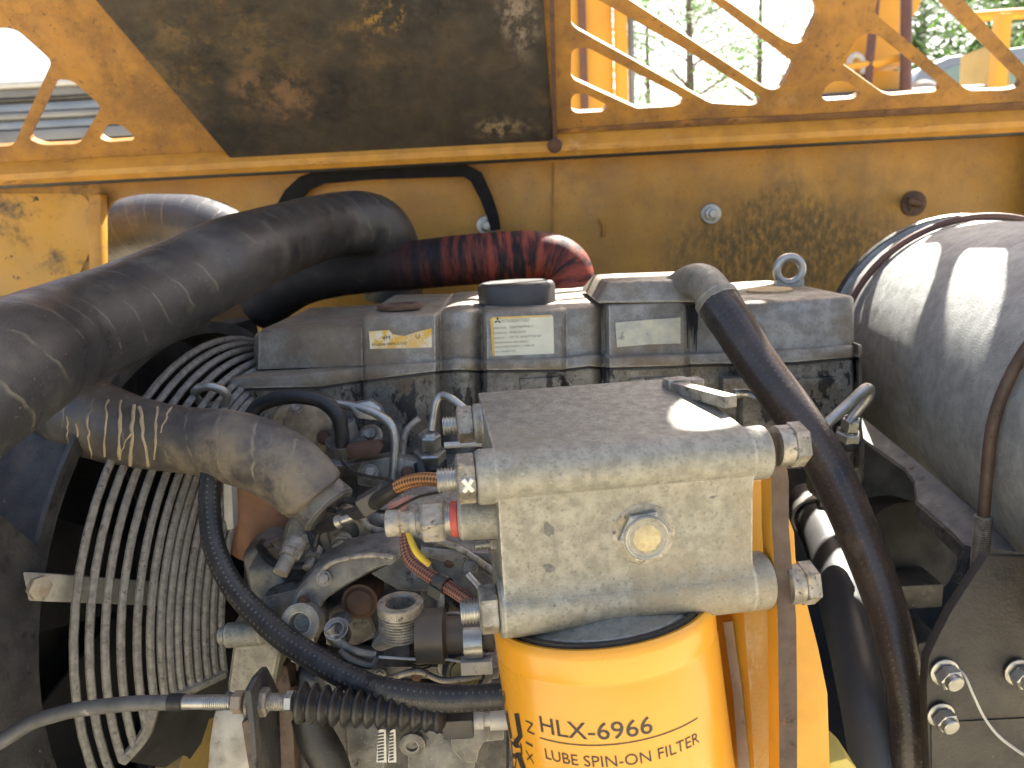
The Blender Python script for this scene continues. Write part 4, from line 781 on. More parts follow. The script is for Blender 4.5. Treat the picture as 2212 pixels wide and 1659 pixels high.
# striped tag
for x0, x1 in ((813, 835), (838, 856)):
    g = G(); g.slab([P(x, y, .485) for x, y in ((x0+5, 1576), (x1-2, 1576), (x1, 1647), (x0, 1647))], Yw*.002); tg_ = part('tag', g, bare, eng)
    g = G()
    for k in range(9): g.slab([P(x, y, .4845) for x, y in ((x0+3, 1585+k*7), (x1-6, 1583+k*7), (x1-6, 1586+k*7), (x0+3, 1588+k*7))], Yw*.0003)
    part('tag_marks', g, ink, tg_, smooth=False)
def bolt_at(x, y, d, s_, ax, m_=dirtyzinc, fl=True, nm='bolt'):
    ax = Vector(ax).normalized(); g = G(); o = P(x, y, d); u = S(d)*s_
    if fl: g.lathe(o-ax*u*.3, ax, [(0, 0), (0, u*1.35), (u*.5, u*1.35), (u*.5, 0)], 20)
    g.hexn(o, ax, u*1.0, u, random.uniform(0, 1)); return part(nm, g, m_, eng, ang=30)
FR = (.1, -.9, .4)
for a in ((700, 1250, .525, 12, FR), (840, 1205, .525, 11, FR), (655, 1300, .525, 10, FR, rust), (905, 1235, .545, 13, FR, dark_alu), (1020, 1225, .545, 14, FR, dark_alu), (970, 1215, .548, 9, FR, rust),
          (640, 880, .685, 11, FR), (700, 945, .685, 12, FR, rust), (800, 1020, .65, 13, FR), (880, 1022, .65, 11, FR, rust), (720, 1040, .675, 12, FR, dark_alu), (990, 1010, .675, 12, FR),
          (660, 1165, .59, 14, FR), (770, 1150, .59, 12, FR, rust), (830, 1118, .578, 10, FR), (700, 1205, .59, 10, FR, dark_alu), (820, 1460, .515, 11, FR, dark_alu), (900, 1460, .515, 9, FR, rust), (1050, 1465, .512, 10, FR, dark_alu), (640, 1500, .55, 13, FR, rust), (705, 1520, .55, 11, FR, dark_alu)):
    bolt_at(*a)
pipe([(770, 1110, .575, 7), (800, 1140, .57, 7), (850, 1150, .56, 7), (920, 1160, .55, 7), (1000, 1190, .545, 7), (1075, 1240, .54, 7)], dirtyzinc, 'fuel_return_pipe')
pipe([(905, 1420, .515, 5), (925, 1380, .515, 5), (960, 1330, .52, 5), (1005, 1330, .52, 5), (1040, 1350, .515, 5)], dirtyzinc, 'small_pipe')
pipe([(700, 1420, .52, 6), (730, 1460, .515, 6), (780, 1490, .51, 6), (870, 1500, .51, 6)], dark_alu, 'small_pipe')
pipe([(905, 1000, .655, 12), (912, 1040, .65, 12), (900, 1080, .64, 12), (860, 1110, .63, 12)], rubber, 'leak_off_hose')
pipe([(560, 1180, .6, 9), (590, 1215, .58, 9), (640, 1225, .57, 9), (700, 1215, .57, 9)], rubber, 'vacuum_hose')
for k, (x, y, d, s_) in enumerate(((800, 940, .67, 26), (720, 1008, .66, 20), (1010, 1040, .66, 24), (960, 1095, .62, 20))):
    g = G(); u = S(d)*s_; g.lathe(P(x, y, d), Vector((.1, -.75, .65)), [(-u, 0), (-u, u*.9), (-.2*u, u), (0, u), (.1*u, .8*u), (.1*u, .5*u), (.5*u, .45*u), (.5*u, 0)], 26); part('union', g, (dirtyzinc, dark_alu, zinc, dark_alu)[k], eng)
g = G(); g.slab([P(x, y, .64) for x, y in ((745, 965), (815, 960), (825, 972), (812, 990), (752, 992))], Yw*.02); part('sender_seat', g, rust, eng, bev=.003)
g = G(); g.slab([P(x, y, .545) for x, y in ((905, 1180), (1075, 1195), (1078, 1225), (1000, 1228), (910, 1205))], Yw*.03); part('pump_flange', g, dark_alu, eng, bev=.005)
g = G(); g.slab([P(x, y, .53) for x, y in ((700, 1395), (712, 1340), (745, 1335), (760, 1352), (738, 1372), (735, 1400))], Yw*.012); part('lever_plate', g, dark_alu, eng, bev=.003)
g = G(); g.slab([P(x, y, .51) for x, y in ((820, 1478), (950, 1500), (1050, 1510), (1050, 1540), (940, 1545), (840, 1520))], Yw*.03); part('governor_housing', g, dark_alu, eng, bev=.006)
for poly, d, th, m_, nm in (
    (((520, 1200), (560, 1175), (620, 1190), (640, 1260), (600, 1310), (540, 1300)), .61, .04, dark_alu, 'water_pump_body'),
    (((880, 1090), (1000, 1085), (1060, 1110), (1075, 1170), (980, 1185), (890, 1165)), .60, .04, dark_alu, 'intake_flange'),
    (((690, 1320), (740, 1300), (800, 1330), (815, 1380), (770, 1400), (700, 1390)), .565, .03, dark_alu, 'pump_bracket'),
    (((900, 1250), (990, 1250), (1050, 1300), (1040, 1400), (960, 1420), (915, 1340)), .575, .04, dark_alu, 'pump_head'),
    (((690, 1440), (820, 1450), (860, 1500), (840, 1540), (700, 1530)), .545, .03, dark_alu, 'side_cover'),
    (((740, 1560), (820, 1560), (850, 1600), (830, 1680), (750, 1690)), .53, .03, dark_alu, 'lower_cover'),
    (((530, 1230), (600, 1225), (625, 1280), (590, 1330), (545, 1320)), .575, .03, alu, 'hose_union'),
    (((640, 1460), (690, 1470), (700, 1540), (650, 1560)), .56, .03, dark_alu, 'bracket_foot')):
    g = G(); g.slab([P(x, y, d) for x, y in poly], Yw*th+Zw*.004); part(nm, g, m_, eng, bev=.005, seg=3)
for pts, m_ in ((((905, 1190, .55, 10), (930, 1240, .545, 10), (950, 1290, .54, 10), (945, 1350, .53, 10)), dirtyzinc), (((690, 1240, .53, 6), (720, 1215, .525, 6), (790, 1200, .52, 6), (850, 1205, .52, 6)), dirtyzinc),
                (((1010, 1240, .52, 8), (1040, 1280, .515, 8), (1050, 1340, .51, 8)), zinc), (((830, 1470, .5, 7), (900, 1450, .5, 7), (960, 1470, .495, 7), (1040, 1460, .49, 7)), dirtyzinc)):
    pipe(list(pts), m_, 'injection_pipe')
# cast leg with boss at the left, below the line
leg = thing('mounting_bracket', 'pale cast aluminium bracket with a stub boss beside the fan guard', 'bracket', P(520, 1600, .54))
g = G(); g.slab([P(x, y, .535) for x, y in ((488, 1362), (540, 1345), (575, 1372), (606, 1412), (593, 1492), (560, 1510), (486, 1502), (500, 1400))], Yw*.03); part('web', g, alu, leg, bev=.006, seg=3)
g = G(); g.lathe(P(474, 1374, .53), (P(560, 1366, .53)-P(474, 1374, .53)), [(0, 0), (0, .0052), (.001, .006), (.004, .006), (.006, .0085), (.03, .009), (.034, .006), (.034, 0)], 24); part('boss', g, alu, leg)
g = G(); g.slab([P(x, y, .525) for x, y in ((459, 1535), (524, 1530), (540, 1600), (544, 1720), (440, 1720), (448, 1610))], Yw*.03); part('leg', g, mat('bright dusty casting', lin(.36, .355, .335), lin(.24, .235, .22), 40, (.45, .65), .4, .35, 400, layers=[(lin(.2, .18, .15), 60, .54, .68), (lin(.1, .095, .085), 150, .58, .68)]), leg, bev=.006)
g = G(); g.slab([P(x, y, .55) for x, y in ((595, 1430), (620, 1440), (632, 1500), (640, 1720), (600, 1720), (590, 1500))], Yw*.02); part('rear_leg', g, edge_rust, leg, bev=.003)
T = thing('fan_pulley', 'yellow and black pulley edge below the control cable', 'pulley', P(420, 1640, .62))
ax = Vector((math.cos(R(10)), -math.sin(R(10)), 0)); c = P(412, 1738, .665)
g = G(); g.lathe(c-Xw*.022, Xw, [(0, 0), (0, .07), (.003, .077), (.012, .077), (.014, .07), (.016, .07)], 56); part('belt_rim', g, blackp, T)
g = G(); g.lathe(c-Xw*.006, Xw, [(0, .066), (.0, .074), (.02, .0745), (.021, .07), (.021, 0)], 56); part('yellow_rim', g, pump_y, T)

# ------------------------------------------------------------------ wiring
T = thing('wire_loom', 'black taped wire loom with connectors below the radiator hose end', 'wiring', P(780, 1090, .5))
g = G(); g.tube(px((862, 1052, .45, 15), (830, 1072, .46, 17), (800, 1092, .48, 17), (770, 1108, .50, 16), (740, 1118, .52, 15), (712, 1128, .54, 12), (690, 1140, .55, 9)), 18, 6, wob=.05); part('sleeve', g, rubber, T)
for pts in ([(738, 985, .6, 4), (742, 1000, .59, 4), (765, 1020, .57, 4), (800, 1030, .53, 4), (840, 1036, .48, 4), (866, 1050, .45, 4)],
            [(740, 1105, .54, 6), (710, 1100, .55, 6), (690, 1090, .56, 5), (672, 1110, .56, 5), (668, 1150, .555, 5), (680, 1190, .55, 5)],
            [(760, 1120, .52, 6), (720, 1140, .54, 6), (690, 1150, .55, 6), (680, 1180, .55, 7)],
            [(780, 1090, .5, 8), (750, 1080, .53, 8), (730, 1090, .54, 7), (735, 1110, .54, 7)],
            [(800, 1100, .49, 5), (840, 1105, .47, 4), (900, 1075, .45, 3), (955, 1062, .42, 3)]):
    g = G(); g.tube(px(*pts), 10, 6); part('wire', g, rubber, T)
g = G(); g.box(P(806, 1080, .475), (Xw+Zw*.55).normalized(), Yw, (Zw-Xw*.55).normalized(), .009, .006, .006); part('connector', g, cap_m, T, bev=.0015)
g = G(); g.lathe(P(772, 1113, .5), Vector((-.8, .2, -.3)), [(0, 0), (0, .003), (.012, .003), (.012, .0045), (.016, .0045), (.016, 0)], 14); part('terminal', g, zinc, T)
g = G(); g.tube(px((858, 1052, .43, 14), (880, 1042, .425, 15), (906, 1036, .42, 15), (930, 1035, .415, 15), (958, 1038, .41, 14)), 18, 8); solo('braided_sleeve', g, conduit_o, 'orange braided sleeve ending at the upper left bolt', 'cable sleeve')
T = thing('braided_cable', 'brown braided cable with a grey clip ending at the lower bolt', 'cable', P(960, 1260, .45))
g = G(); g.tube(px((874, 1150, .48, 10), (876, 1180, .475, 12), (889, 1213, .47, 14), (930, 1245, .46, 15), (972, 1270, .45, 15), (1005, 1292, .44, 15), (1034, 1312, .43, 15)), 18, 8); part('sleeve', g, conduit_r, T)
g = G(); dv = (P(972, 1270, .45)-P(930, 1245, .46)).normalized(); g.lathe(P(945, 1254, .455), dv, [(0, .0042), (0, .0054), (.008, .0054), (.008, .0042)], 20); g.box(P(938, 1278, .45), dv, Yw, dv.cross(Yw), .005, .002, .004); part('clip', g, cap_m, T)
g = G(); g.tube(px((880, 1145, .46, 6), (888, 1168, .455, 7), (902, 1196, .452, 7.5), (928, 1220, .452, 7)), 12, 6); solo('yellow_wire', g, wire_y, 'short yellow wire hanging below the threaded coupling', 'wire')

# ------------------------------------------------------------------ control cable with bellows
T = thing('control_cable', 'grey sheathed control cable with threaded ferrule and black bellows', 'cable', P(520, 1560, .47))
g = G(); g.tube(px((-80, 1650, .46, 17), (0, 1602, .465, 17), (67, 1562, .47, 16), (120, 1544, .47, 16), (167, 1533, .47, 16), (268, 1521, .47, 16), (340, 1518, .47, 16), (398, 1517, .47, 16)), 18, 8); part('sheath', g, mat('scuffed grey sheath', lin(.11, .108, .105), lin(.075, .074, .073), 70, (.5, .7), 0, .4, 400, layers=[(lin(.3, .28, .24), 60, .62, .7, (1, 1, 2)), (lin(.03, .03, .03), 70, .62, .7)]), T)
a, b_ = P(394, 1517, .47), P(640, 1516, .465); cx = (b_-a).normalized(); u = S(.47)
g = G(); g.lathe(a-cx*u*30, cx, [(0, 17*u), (2*u, 18.5*u), (32*u, 18.5*u), (33*u, 16*u)], 22); part('sheath_end', g, rubber, T)
g = G(); g.lathe(a, cx, [(0, 0), (0, 15*u), (52*u, 15*u), (53*u, 16*u), (53*u, 0)], 22); g.thread(a+cx*50*u, cx, 60*u, 16*u, 4.6*u, .1); part('ferrule', g, zinc, T)
g = G(); g.hexn(a+cx*113*u, cx, 24*u, 24*u, .25); part('lock_nut', g, mat('rusty nut', lin(.3, .26, .2), lin(.2, .13, .08), 60, (.5, .75), .3, .3), T)
g = G(); g.lathe(a+cx*149*u, cx, [(0, 0), (0, 33*u), (4*u, 40*u), (8*u, 38*u), (12*u, 28*u), (12*u, 0)], 30); g.hexn(a+cx*159*u, cx, 32*u, 30*u, .1); part('flange_nut', g, dirtyzinc, T)
g = G(); g.thread(a+cx*188*u, cx, 44*u, 18*u, 3.6*u, .1); part('rear_thread', g, dirtyzinc, T)
g = G(); g.hexn(a+cx*230*u, cx, 17*u, 23*u, .4); part('thin_nut', g, zinc, T)
b0 = P(641, 1517, .465); b1 = P(962, 1549, .455); bx = (b1-b0); L = bx.length; pr = [(0, 0), (0, 20*u)]; NR = 13
for k in range(NR):
    ro_ = (43-10*k/NR)*u; ri = (25-3*k/NR)*u
    for q, rr_ in ((.05, ri), (.28, ri+(ro_-ri)*.75), (.42, ro_), (.52, ro_), (.66, ri+(ro_-ri)*.75), (.95, ri)): pr.append((L*(k+q)/NR, rr_))
pr += [(L, 20*u), (L, 0)]
g = G(); g.lathe(b0, bx, pr, 36); part('bellows', g, rubber, T, ang=80)
T = thing('cable_bracket', 'black steel bracket plate clamped between the cable nuts', 'bracket', P(560, 1650, .48))
g = G(); nb = cx*1.0
g.slab([P(x, y, d) for x, y, d in ((527, 1492, .452), (545, 1460, .46), (564, 1440, .49), (580, 1470, .50), (586, 1492, .50), (598, 1720, .50), (545, 1720, .452), (535, 1560, .452))], cx*.004); part('plate', g, blackp, T, bev=.001)
g = G(); g.slab([P(x, y, .452) for x, y in ((522, 1562), (536, 1555), (562, 1720), (548, 1720))], Yw*.004); part('rusty_edge', g, edge_rust, T)
g = G(); g.tube(px((665, 1545, .50, 36), (680, 1590, .50, 40), (712, 1650, .50, 40), (735, 1740, .50, 40)), 24, 6); solo('lower_hose', g, rubber, 'short black hose dropping below the bellows', 'hose')

# ------------------------------------------------------------------ filter head, filter, bracket
OH = P(1090, 1268, .375); hx = (P(1660, 1209, .389)-OH).normalized()
hzr = P(1062, 985, .362)-P(1093, 1268, .375); hz = (hzr-hx*hzr.dot(hx)).normalized(); hy = hz.cross(hx).normalized()
if hy.y < 0: hy = -hy
def H(a, b, c): return OH+hx*a+hy*b+hz*c
HL = (P(1632, 1212, .388)-OH).length
head = thing('cast_housing', 'weathered cast aluminium filter head with large hex plug and side bolts', 'filter housing', H(.07, .04, -.03))
prof = []
def arc(cb, cc, r, t0, t1, n=10):
    return [(cb-r*math.cos(R(t0+(t1-t0)*k/n)), cc+r*math.sin(R(t0+(t1-t0)*k/n))) for k in range(n+1)]
prof = [(.108, -.026), (.02, -.028)]+arc(.0125, -.0172, .0153, -80, 35)+[(.0014, -.0052), (.0025, -.0014), (.003, .0035), (.003, .031), (.0027, .0365), (.0020, .0408)]+arc(.0125, .0535, .0138, -38, 88)+[(.03, .0684), (.108, .077)]
g = G()
pa = []
for a_, dz in ((-.0005, 0), (HL, 0)): pa.append([H(a_, b, c) for b, c in prof])
nP = len(prof); ia = g.pts(pa[0]); ib = g.pts(pa[1])
g.face([ia+i for i in range(nP)]); g.face([ib+i for i in reversed(range(nP))])
for i in range(nP): j = (i+1) % nP; g.face((ia+j, ia+i, ib+i, ib+j))
# through-bolt bosses
g.lathe(H(-.010, .0125, .0535), hx, [(0, 0), (0, .0125), (.0014, .0139), (HL+.0195, .0139), (HL+.0207, .012), (HL+.0207, 0)], 36)
g.lathe(H(-.003, .0125, -.0172), hx, [(0, 0), (0, .0139), (.0014, .0153), (HL+.0135, .0153), (HL+.0148, .0137), (HL+.0148, 0)], 36)
g.lathe(H(-.006, .090, .062), hx, [(0, 0), (0, .0105), (.0014, .012), (.02, .012), (.02, 0)], 28)
body = part('body', g, alu, head, bev=.0012, ang=40)
# neck and sealing plate down to the can
CA = -hz; CC = H(.5*HL-.002, .030, 0)
fx = (P(1302, 1395, .40)-CC); ca = fx.dot(hx)
RC = .0607; CQ = P(1299, 1314, .42); CA = (P(1346, 1659, .426)-CQ).normalized(); CC = CQ-CA*.0225
g = G(); g.lathe(CC-CA*.004, CA, [(0, 0), (0, .026), (.014, .030), (.0205, .040), (.0235, .0495), (.026, .0515), (.026, 0)], 56); part('neck', g, alu, head)
# face plug
pc = H(.0735, .003, .0195)
q = hit(1390, 1153, H(0, .003, 0), hy); pc = q
g = G(); g.lathe(pc+hy*.001, -hy, [(0, 0), (0, .0162), (.0012, .0162), (.0016, .0154), (.0016, 0)], 40); part('plug_washer', g, dirtyzinc, head)
g = G(); g.lathe(pc-hy*.001, -hy, [(0, 0), (0, .0138), (.0034, .0138), (.0044, .0126), (.0044, 0)], 6, .35); g.lathe(pc-hy*.0044, -hy, [(0, .0118), (.0018, .0116), (.0026, .0108), (.0022, .0096), (.0018, .009), (.0018, 0)], 40); part('hex_plug', g, alu, head, ang=30)
g = G(); g.lathe(pc-hy*.0061, -hy, [(0, .0074), (.0004, .0066), (.0006, 0)], 9); part('plug_dirt', g, mat('caked dust', lin(.5, .42, .24), lin(.38, .31, .18), 300, (.9, 1), bump=.8), head)
rnd = random.Random(9)
for x, y, w_, h_ in ((1537, 1068, 26, 11), (1185, 1148, 17, 20), (1190, 1228, 16, 13)):
    for k in range(5):
        q = hit(x+rnd.uniform(-w_, w_)*.55, y+rnd.uniform(-h_, h_)*.5, H(0, .003, 0), hy)-hy*(.0002+.00004*k); n = 11; g = G()
        i0 = g.pts([q+(hx*math.cos(6.283*j/n)*w_*.6+hz*math.sin(6.283*j/n)*h_*.6)*S(.38)*rnd.uniform(.45, 1.0) for j in range(n)]); g.face([i0+j for j in range(n)])
        part('oil_smudge', g, mat('grey smudge', lin(.085, .08, .078), lin(.14, .135, .125), 500, (.5, .7)), head, fixn=False)
# bolts: threaded end + nut at the left, hex head at the right
def bolt_left(o, tl, tr, nl, nr, name='bolt_end', m1=zinc, m2=dirtyzinc):
    g = G(); g.thread(o-hx*(tl+nl), hx, tl+.002, tr, .00125*1.25, .13); t = part(name, g, m1, head)
    g = G(); g.hexn(o-hx*nl, hx, nl, nr, .5); part('nut', g, m2, head, ang=25)
    return g
bolt_left(H(-.0098, .0125, .0535), .0095, .0064, .0098, .0124)
g = G(); q = H(-.0145, .0125-.0112, .0535)
for k in range(4):
    a = R(45+90*k); g.tube([(q-hy*.0003, .0011), (q-hy*.0003+(hx*math.cos(a)*.0032+hz*math.sin(a)*.0042), .0012)], 7)
part('paint_mark', g, paint_w, head)
bolt_left(H(-.0028, .0125, -.0172), .0095, .0064, .0100, .0126)
bolt_left(H(-.0055, .090, .062), .0085, .0056, .0098, .0110)
# quick coupling and lower stud on the left flank
def along(x, y, d): return P(x, y, d)
d0 = .395; u = S(d0); qa = P(834, 1131, d0); qb = P(1085, 1114, d0); qx = (qb-qa).normalized()
g = G(); g.lathe(qa, qx, [(0, 0), (0, 25*u), (2*u, 29*u), (30*u, 28*u), (34*u, 23*u), (52*u, 23*u), (53*u, 27*u), (66*u, 27*u), (67*u, 25*u), (80*u, 25*u), (80*u, 0)], 32); part('coupling_tip', g, dirtyzinc, head)
g = G(); g.hexn(qa+qx*78*u, qx, 52*u, 47*u, .1); part('coupling_nut', g, dirtyzinc, head, ang=25)
g = G(); g.thread(qa+qx*128*u, qx, 14*u, 36*u, 4.5*u, .1); part('coupling_thread', g, zinc, head)
g = G(); g.lathe(qa+qx*141*u, qx, [(0, 0), (0, 37*u), (4*u, 39*u), (14*u, 39*u), (17*u, 37*u), (17*u, 0)], 30); part('seal_ring', g, ringred, head)
g = G(); g.lathe(qa+qx*158*u, qx, [(0, 0), (0, 42*u), (6*u, 47*u), (60*u, 48*u), (110*u, 50*u), (110*u, 0)], 36); part('port_boss', g, alu, head)
o = P(1026, 1178, .41); g = G(); g.thread(o, hx, 34*S(.41), 12*S(.41), 4.5*S(.41), .12); part('stud_end', g, zinc, head)
g = G(); g.hexn(o+hx*33*S(.41), hx, 32*S(.41), 20*S(.41), .5); part('nut', g, dirtyzinc, head, ang=25)
g = G(); g.lathe(P(1070, 1268, .42), hx, [(0, 0), (0, .012), (.002, .0145), (.03, .0145), (.03, 0)], 30); part('rear_boss', g, alu, head)
# cast lettering on the top face (mirrored rib marks as in the mould)
vs, fs, w_ = text2d('N2A-H', .0056); g = G()
a = g.pts([H(.0125-v.y, .072-v.x*1.0+.022, .0735) for v in vs])
for f in fs: g.face([a+i for i in f])
part('cast_lettering', g, dark_alu, head, fixn=False, smooth=False)
g = G(); g.box(H(HL-.006, .066, .0755), (hy*.96-hx*.28).normalized(), (hx*.96+hy*.28).normalized(), hz, .030, .0042, .0034); g.box(H(HL-.010, .090, .0765), hx, hy, hz, .007, .006, .0035); g.box(H(HL+.002, .092, .076), hx, hy, hz, .004, .006, .0028); part('clip_bar', g, dirtyzinc, head, bev=.0006)

filt = thing('spin_on_filter', 'yellow spin-on lube filter canister with black lettering', 'oil filter', CC+CA*.16)
T0 = .0225
prof = [(T0-.0005, RC-.006), (T0-.002, RC-.0042), (T0-.0022, RC-.002), (T0-.0006, RC-.0004), (T0+.003, RC), (T0+.0125, RC), (T0+.0135, RC-.0003), (T0+.015, RC-.0005), (T0+.0165, RC), (.135, RC), (.142, RC-.004), (.146, RC-.02), (.146, 0)]
g = G(); g.lathe(CC, CA, prof, 96); part('can', g, filter_y, filt, ang=40)
g = G(); g.lathe(CC, CA, [(T0-.004, RC-.0075), (T0-.0035, RC-.0055), (T0-.001, RC-.0052), (T0+.001, RC-.0075)], 72); part('gasket', g, rubber, filt)
g = G(); g.lathe(CC, CA, [(T0-.0003, 0), (T0-.0003, RC-.0056)], 64); part('end_plate', g, dark_steel, filt)
# print on the can: laid out on the unrolled cylinder
rdir = (hx-CA*hx.dot(CA)).normalized(); vdir = rdir.cross(CA).normalized(); vdir = vdir if vdir.y < 0 else -vdir                  # front of the can and to the right
def on_can(s_, t, lift=.00025):                  # s_ = arc length to the right of the front, t = distance below the seam
    a = s_/RC; return CC+CA*(T0+t)+(vdir*math.cos(a)+rdir*math.sin(a))*(RC+lift)
def can_pos(x, y):                               # where the sight line through a pixel meets the can
    v = ray(x, y); o = CAM-CC; vv = v-CA*v.dot(CA); oo = o-CA*o.dot(CA)
    A, B, Cq = vv.dot(vv), 2*vv.dot(oo), oo.dot(oo)-RC*RC; disc = max(0, B*B-4*A*Cq); t = (-B-math.sqrt(disc))/(2*A)
    p = CAM+v*t-CC; return math.atan2(p.dot(rdir), p.dot(vdir))*RC, p.dot(CA)-T0
def can_text(g, body, s0, t0, h, width=None, rot=False, bold=0):
    vs, fs, w_ = text2d(body, 1.0); sy = h/.72; sx = (width/w_) if width else sy
    pts = []
    for v in vs:
        if not rot: pts.append(on_can(s0+v.x*sx, t0-v.y*sy))
        else: pts.append(on_can(s0+v.y*sy, t0+v.x*sx))       # reads downwards
    a = g.pts(pts)
    for f in fs: g.face([a+i for i in f])
def zl(x, y): return can_pos((1200+x/3.456)*.8614, (1690+y/3.456)*.8614)     # measured on the enlarged crop
sA, tA = zl(545, 500); sB, tB = zl(1510, 505); sC, tC = zl(545, 355)
g = G(); can_text(g, 'HLX-6966', sA, (tA+tB)/2, abs(tA-tC)*.96, sB-sA)
can_text(g, 'HLX-6966', sA+.00022, (tA+tB)/2, abs(tA-tC)*.96, sB-sA)
sD, tD = zl(590, 755); sE, tE = zl(1910, 565); sF, tF = zl(585, 655)
can_text(g, 'LUBE SPIN-ON FILTER', sD, (tD+tE)/2, abs(tD-tF)*.92, sE-sD)
s0, t0 = zl(535, 552); s1, t1 = zl(1897, 380); tl = (t0+t1)/2; rows = [[], []]
for k in range(41):
    s_ = s0+(s1-s0)*k/40; tt = t0+(t1-t0)*k/40; rows[0].append(on_can(s_, tt-.0003)); rows[1].append(on_can(s_, tt+.0003))
g.loft(rows)
sN, tN = zl(418, 525); sM, tM = zl(460, 405); sO, tO = zl(480, 810)
nh = abs(zl(470, 470)[0]-zl(408, 440)[0]); wN = abs(zl(480, 560)[1]-zl(405, 405)[1])
for ch, ty in (('N', 405), ('I', 590), ('X', 660)):
    sq, tq = zl(425, ty); can_text(g, ch, sq-nh*.25, tq, nh*1.05, (wN*.8 if ch != 'I' else wN*.16), rot=True)
part('lettering', g, ink, filt, fixn=False, smooth=False)
# tall brand letters and registered mark at the left edge of the print
g = G()
def strokes(pts, w0):
    for (xa, ya), (xb, yb), wd in pts:
        a = zl(xa, ya); b_ = zl(xb, yb); wa = wd
        r0 = [[], []]
        for k in range(9):
            x = xa+(xb-xa)*k/8; y = ya+(yb-ya)*k/8
            r0[0].append(on_can(*zl(x-wa, y))); r0[1].append(on_can(*zl(x+wa, y)))
        g.loft(r0)
strokes([((240, 315), (285, 560), 10), ((285, 555), (345, 640), 24), ((332, 340), (365, 540), 20), ((365, 535), (318, 610), 26), ((330, 600), (338, 700), 45), ((320, 690), (300, 830), 20), ((345, 680), (395, 830), 22)], 1)
for k in range(20):
    a0, a1 = 2*math.pi*k/20, 2*math.pi*(k+1)/20
    q0, q1 = [zl(217+19*math.cos(a), 207+60*math.sin(a)) for a in (a0, a1)]; q2, q3 = [zl(217+13*math.cos(a), 207+52*math.sin(a)) for a in (a1, a0)]
    b_ = g.pts([on_can(*q) for q in (q0, q1, q2, q3)]); g.face((b_, b_+1, b_+2, b_+3))
strokes([((212, 178), (210, 235), 3), ((214, 182), (224, 200), 3), ((224, 200), (212, 212), 3), ((213, 210), (226, 236), 3)], 1)
part('emblem', g, ink, filt, fixn=False, smooth=False)

brk = thing('filter_bracket', 'yellow steel bracket with a rusty brown edge right of the filter', 'bracket', H(HL+.02, .03, -.15))
bd = .396
E0 = [(1650, 935, bd-.006), (1666, 1040, bd), (1667, 1137, bd), (1680, 1338, bd-.002), (1682, 1500, bd-.004), (1684, 1720, bd-.006)]
E1 = [(1690, 935, bd-.006), (1704, 1040, bd), (1704, 1137, bd), (1720, 1338, bd-.002), (1722, 1500, bd-.004), (1722, 1720, bd-.006)]
l_ = [P(*p) for p in E0]; r_ = [P(*p) for p in E1]; bk = hy*.012-hz*.004
g = G(); g.loft([[p+bk for p in l_], l_, r_, [p+bk for p in r_], [p+bk for p in l_]]); q = g.pts([l_[0], r_[0], r_[0]+bk, l_[0]+bk]); g.face((q, q+1, q+2, q+3)); q = g.pts([l_[-1], r_[-1], r_[-1]+bk, l_[-1]+bk]); g.face((q, q+1, q+2, q+3))
g2 = G(); g2.v = g.v; g2.f = g.f; g2.uv = g.uv; nE = len(l_)-1
g2.mi = [0]*nE+[1]*nE+[0]*nE+[0]*nE+[1, 1]
part('web_plate', g2, [brk_y, edge_rust], brk, bev=0, ang=30)
g = G(); g.slab([P(x, y, .445) for x, y in ((1690, 1080), (1716, 1150), (1719, 1207), (1746, 1314), (1768, 1400), (1788, 1499), (1793, 1659), (1794, 1740), (1690, 1740))], hy*.005); part('side_flange', g, brk_y, brk, bev=.0006)
g = G(); g.slab([P(x, y, .43) for x, y in ((1614, 1040), (1674, 1040), (1690, 1330), (1640, 1345), (1624, 1200))], hy*.004); part('back_plate', g, brk_y, brk)
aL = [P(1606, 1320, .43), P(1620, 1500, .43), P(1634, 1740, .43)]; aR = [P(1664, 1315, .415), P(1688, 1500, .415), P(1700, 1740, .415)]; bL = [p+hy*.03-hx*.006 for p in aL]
g = G(); g.loft([bL, aL, aR, [p+hy*.004 for p in aR]]); g.mi = [0, 0, 1, 1, 0, 0]; part('channel', g, [brk_y, mat('cream glare paint', lin(.66, .46, .18), lin(.6, .38, .1), 30, (.5, .8), 0, .5, 500, layers=[(lin(.72, .62, .42), 60, .5, .7, (1, 1, .4), .9), (lin(.5, .25, .03), 20, .58, .74)])], brk, ang=25)  # cream front face: glare put into the paint colour
g = G(); g.loft([[P(1562, 1345, .44), P(1584, 1500, .44), P(1600, 1740, .44)], [P(1582, 1342, .432), P(1604, 1500, .432), P(1628, 1740, .432)], [P(1584, 1342, .45), P(1606, 1500, .45), P(1630, 1740, .45)]]); part('flat_strip', g, bare, brk, ang=25)
# hex heads of the through bolts at the right
for (x, y, d, s_) in ((1690, 962, .395, 49), (1713, 1262, .40, 47)):
    g = G(); u = S(d); g.lathe(P(x, y, d)-hx*.004, hx, [(0, 0), (0, s_*u*.9), (.003+.004, s_*u*.9), (.007, 0)], 28); g.hexn(P(x, y, d)+hx*.003, hx, .0085, s_*u, .5); b_ = part('bolt_head', g, dirtyzinc, brk, ang=25)
g = G(); g.slab([P(x, y, .5) for x, y in ((1792, 1648), (1830, 1638), (1852, 1660), (1860, 1720), (1792, 1720))], Yw*.03); part('foot', g, mat('pale yellow foot', lin(.62, .5, .12), lin(.55, .42, .1), 40, (.5, .7)), brk, bev=.002)

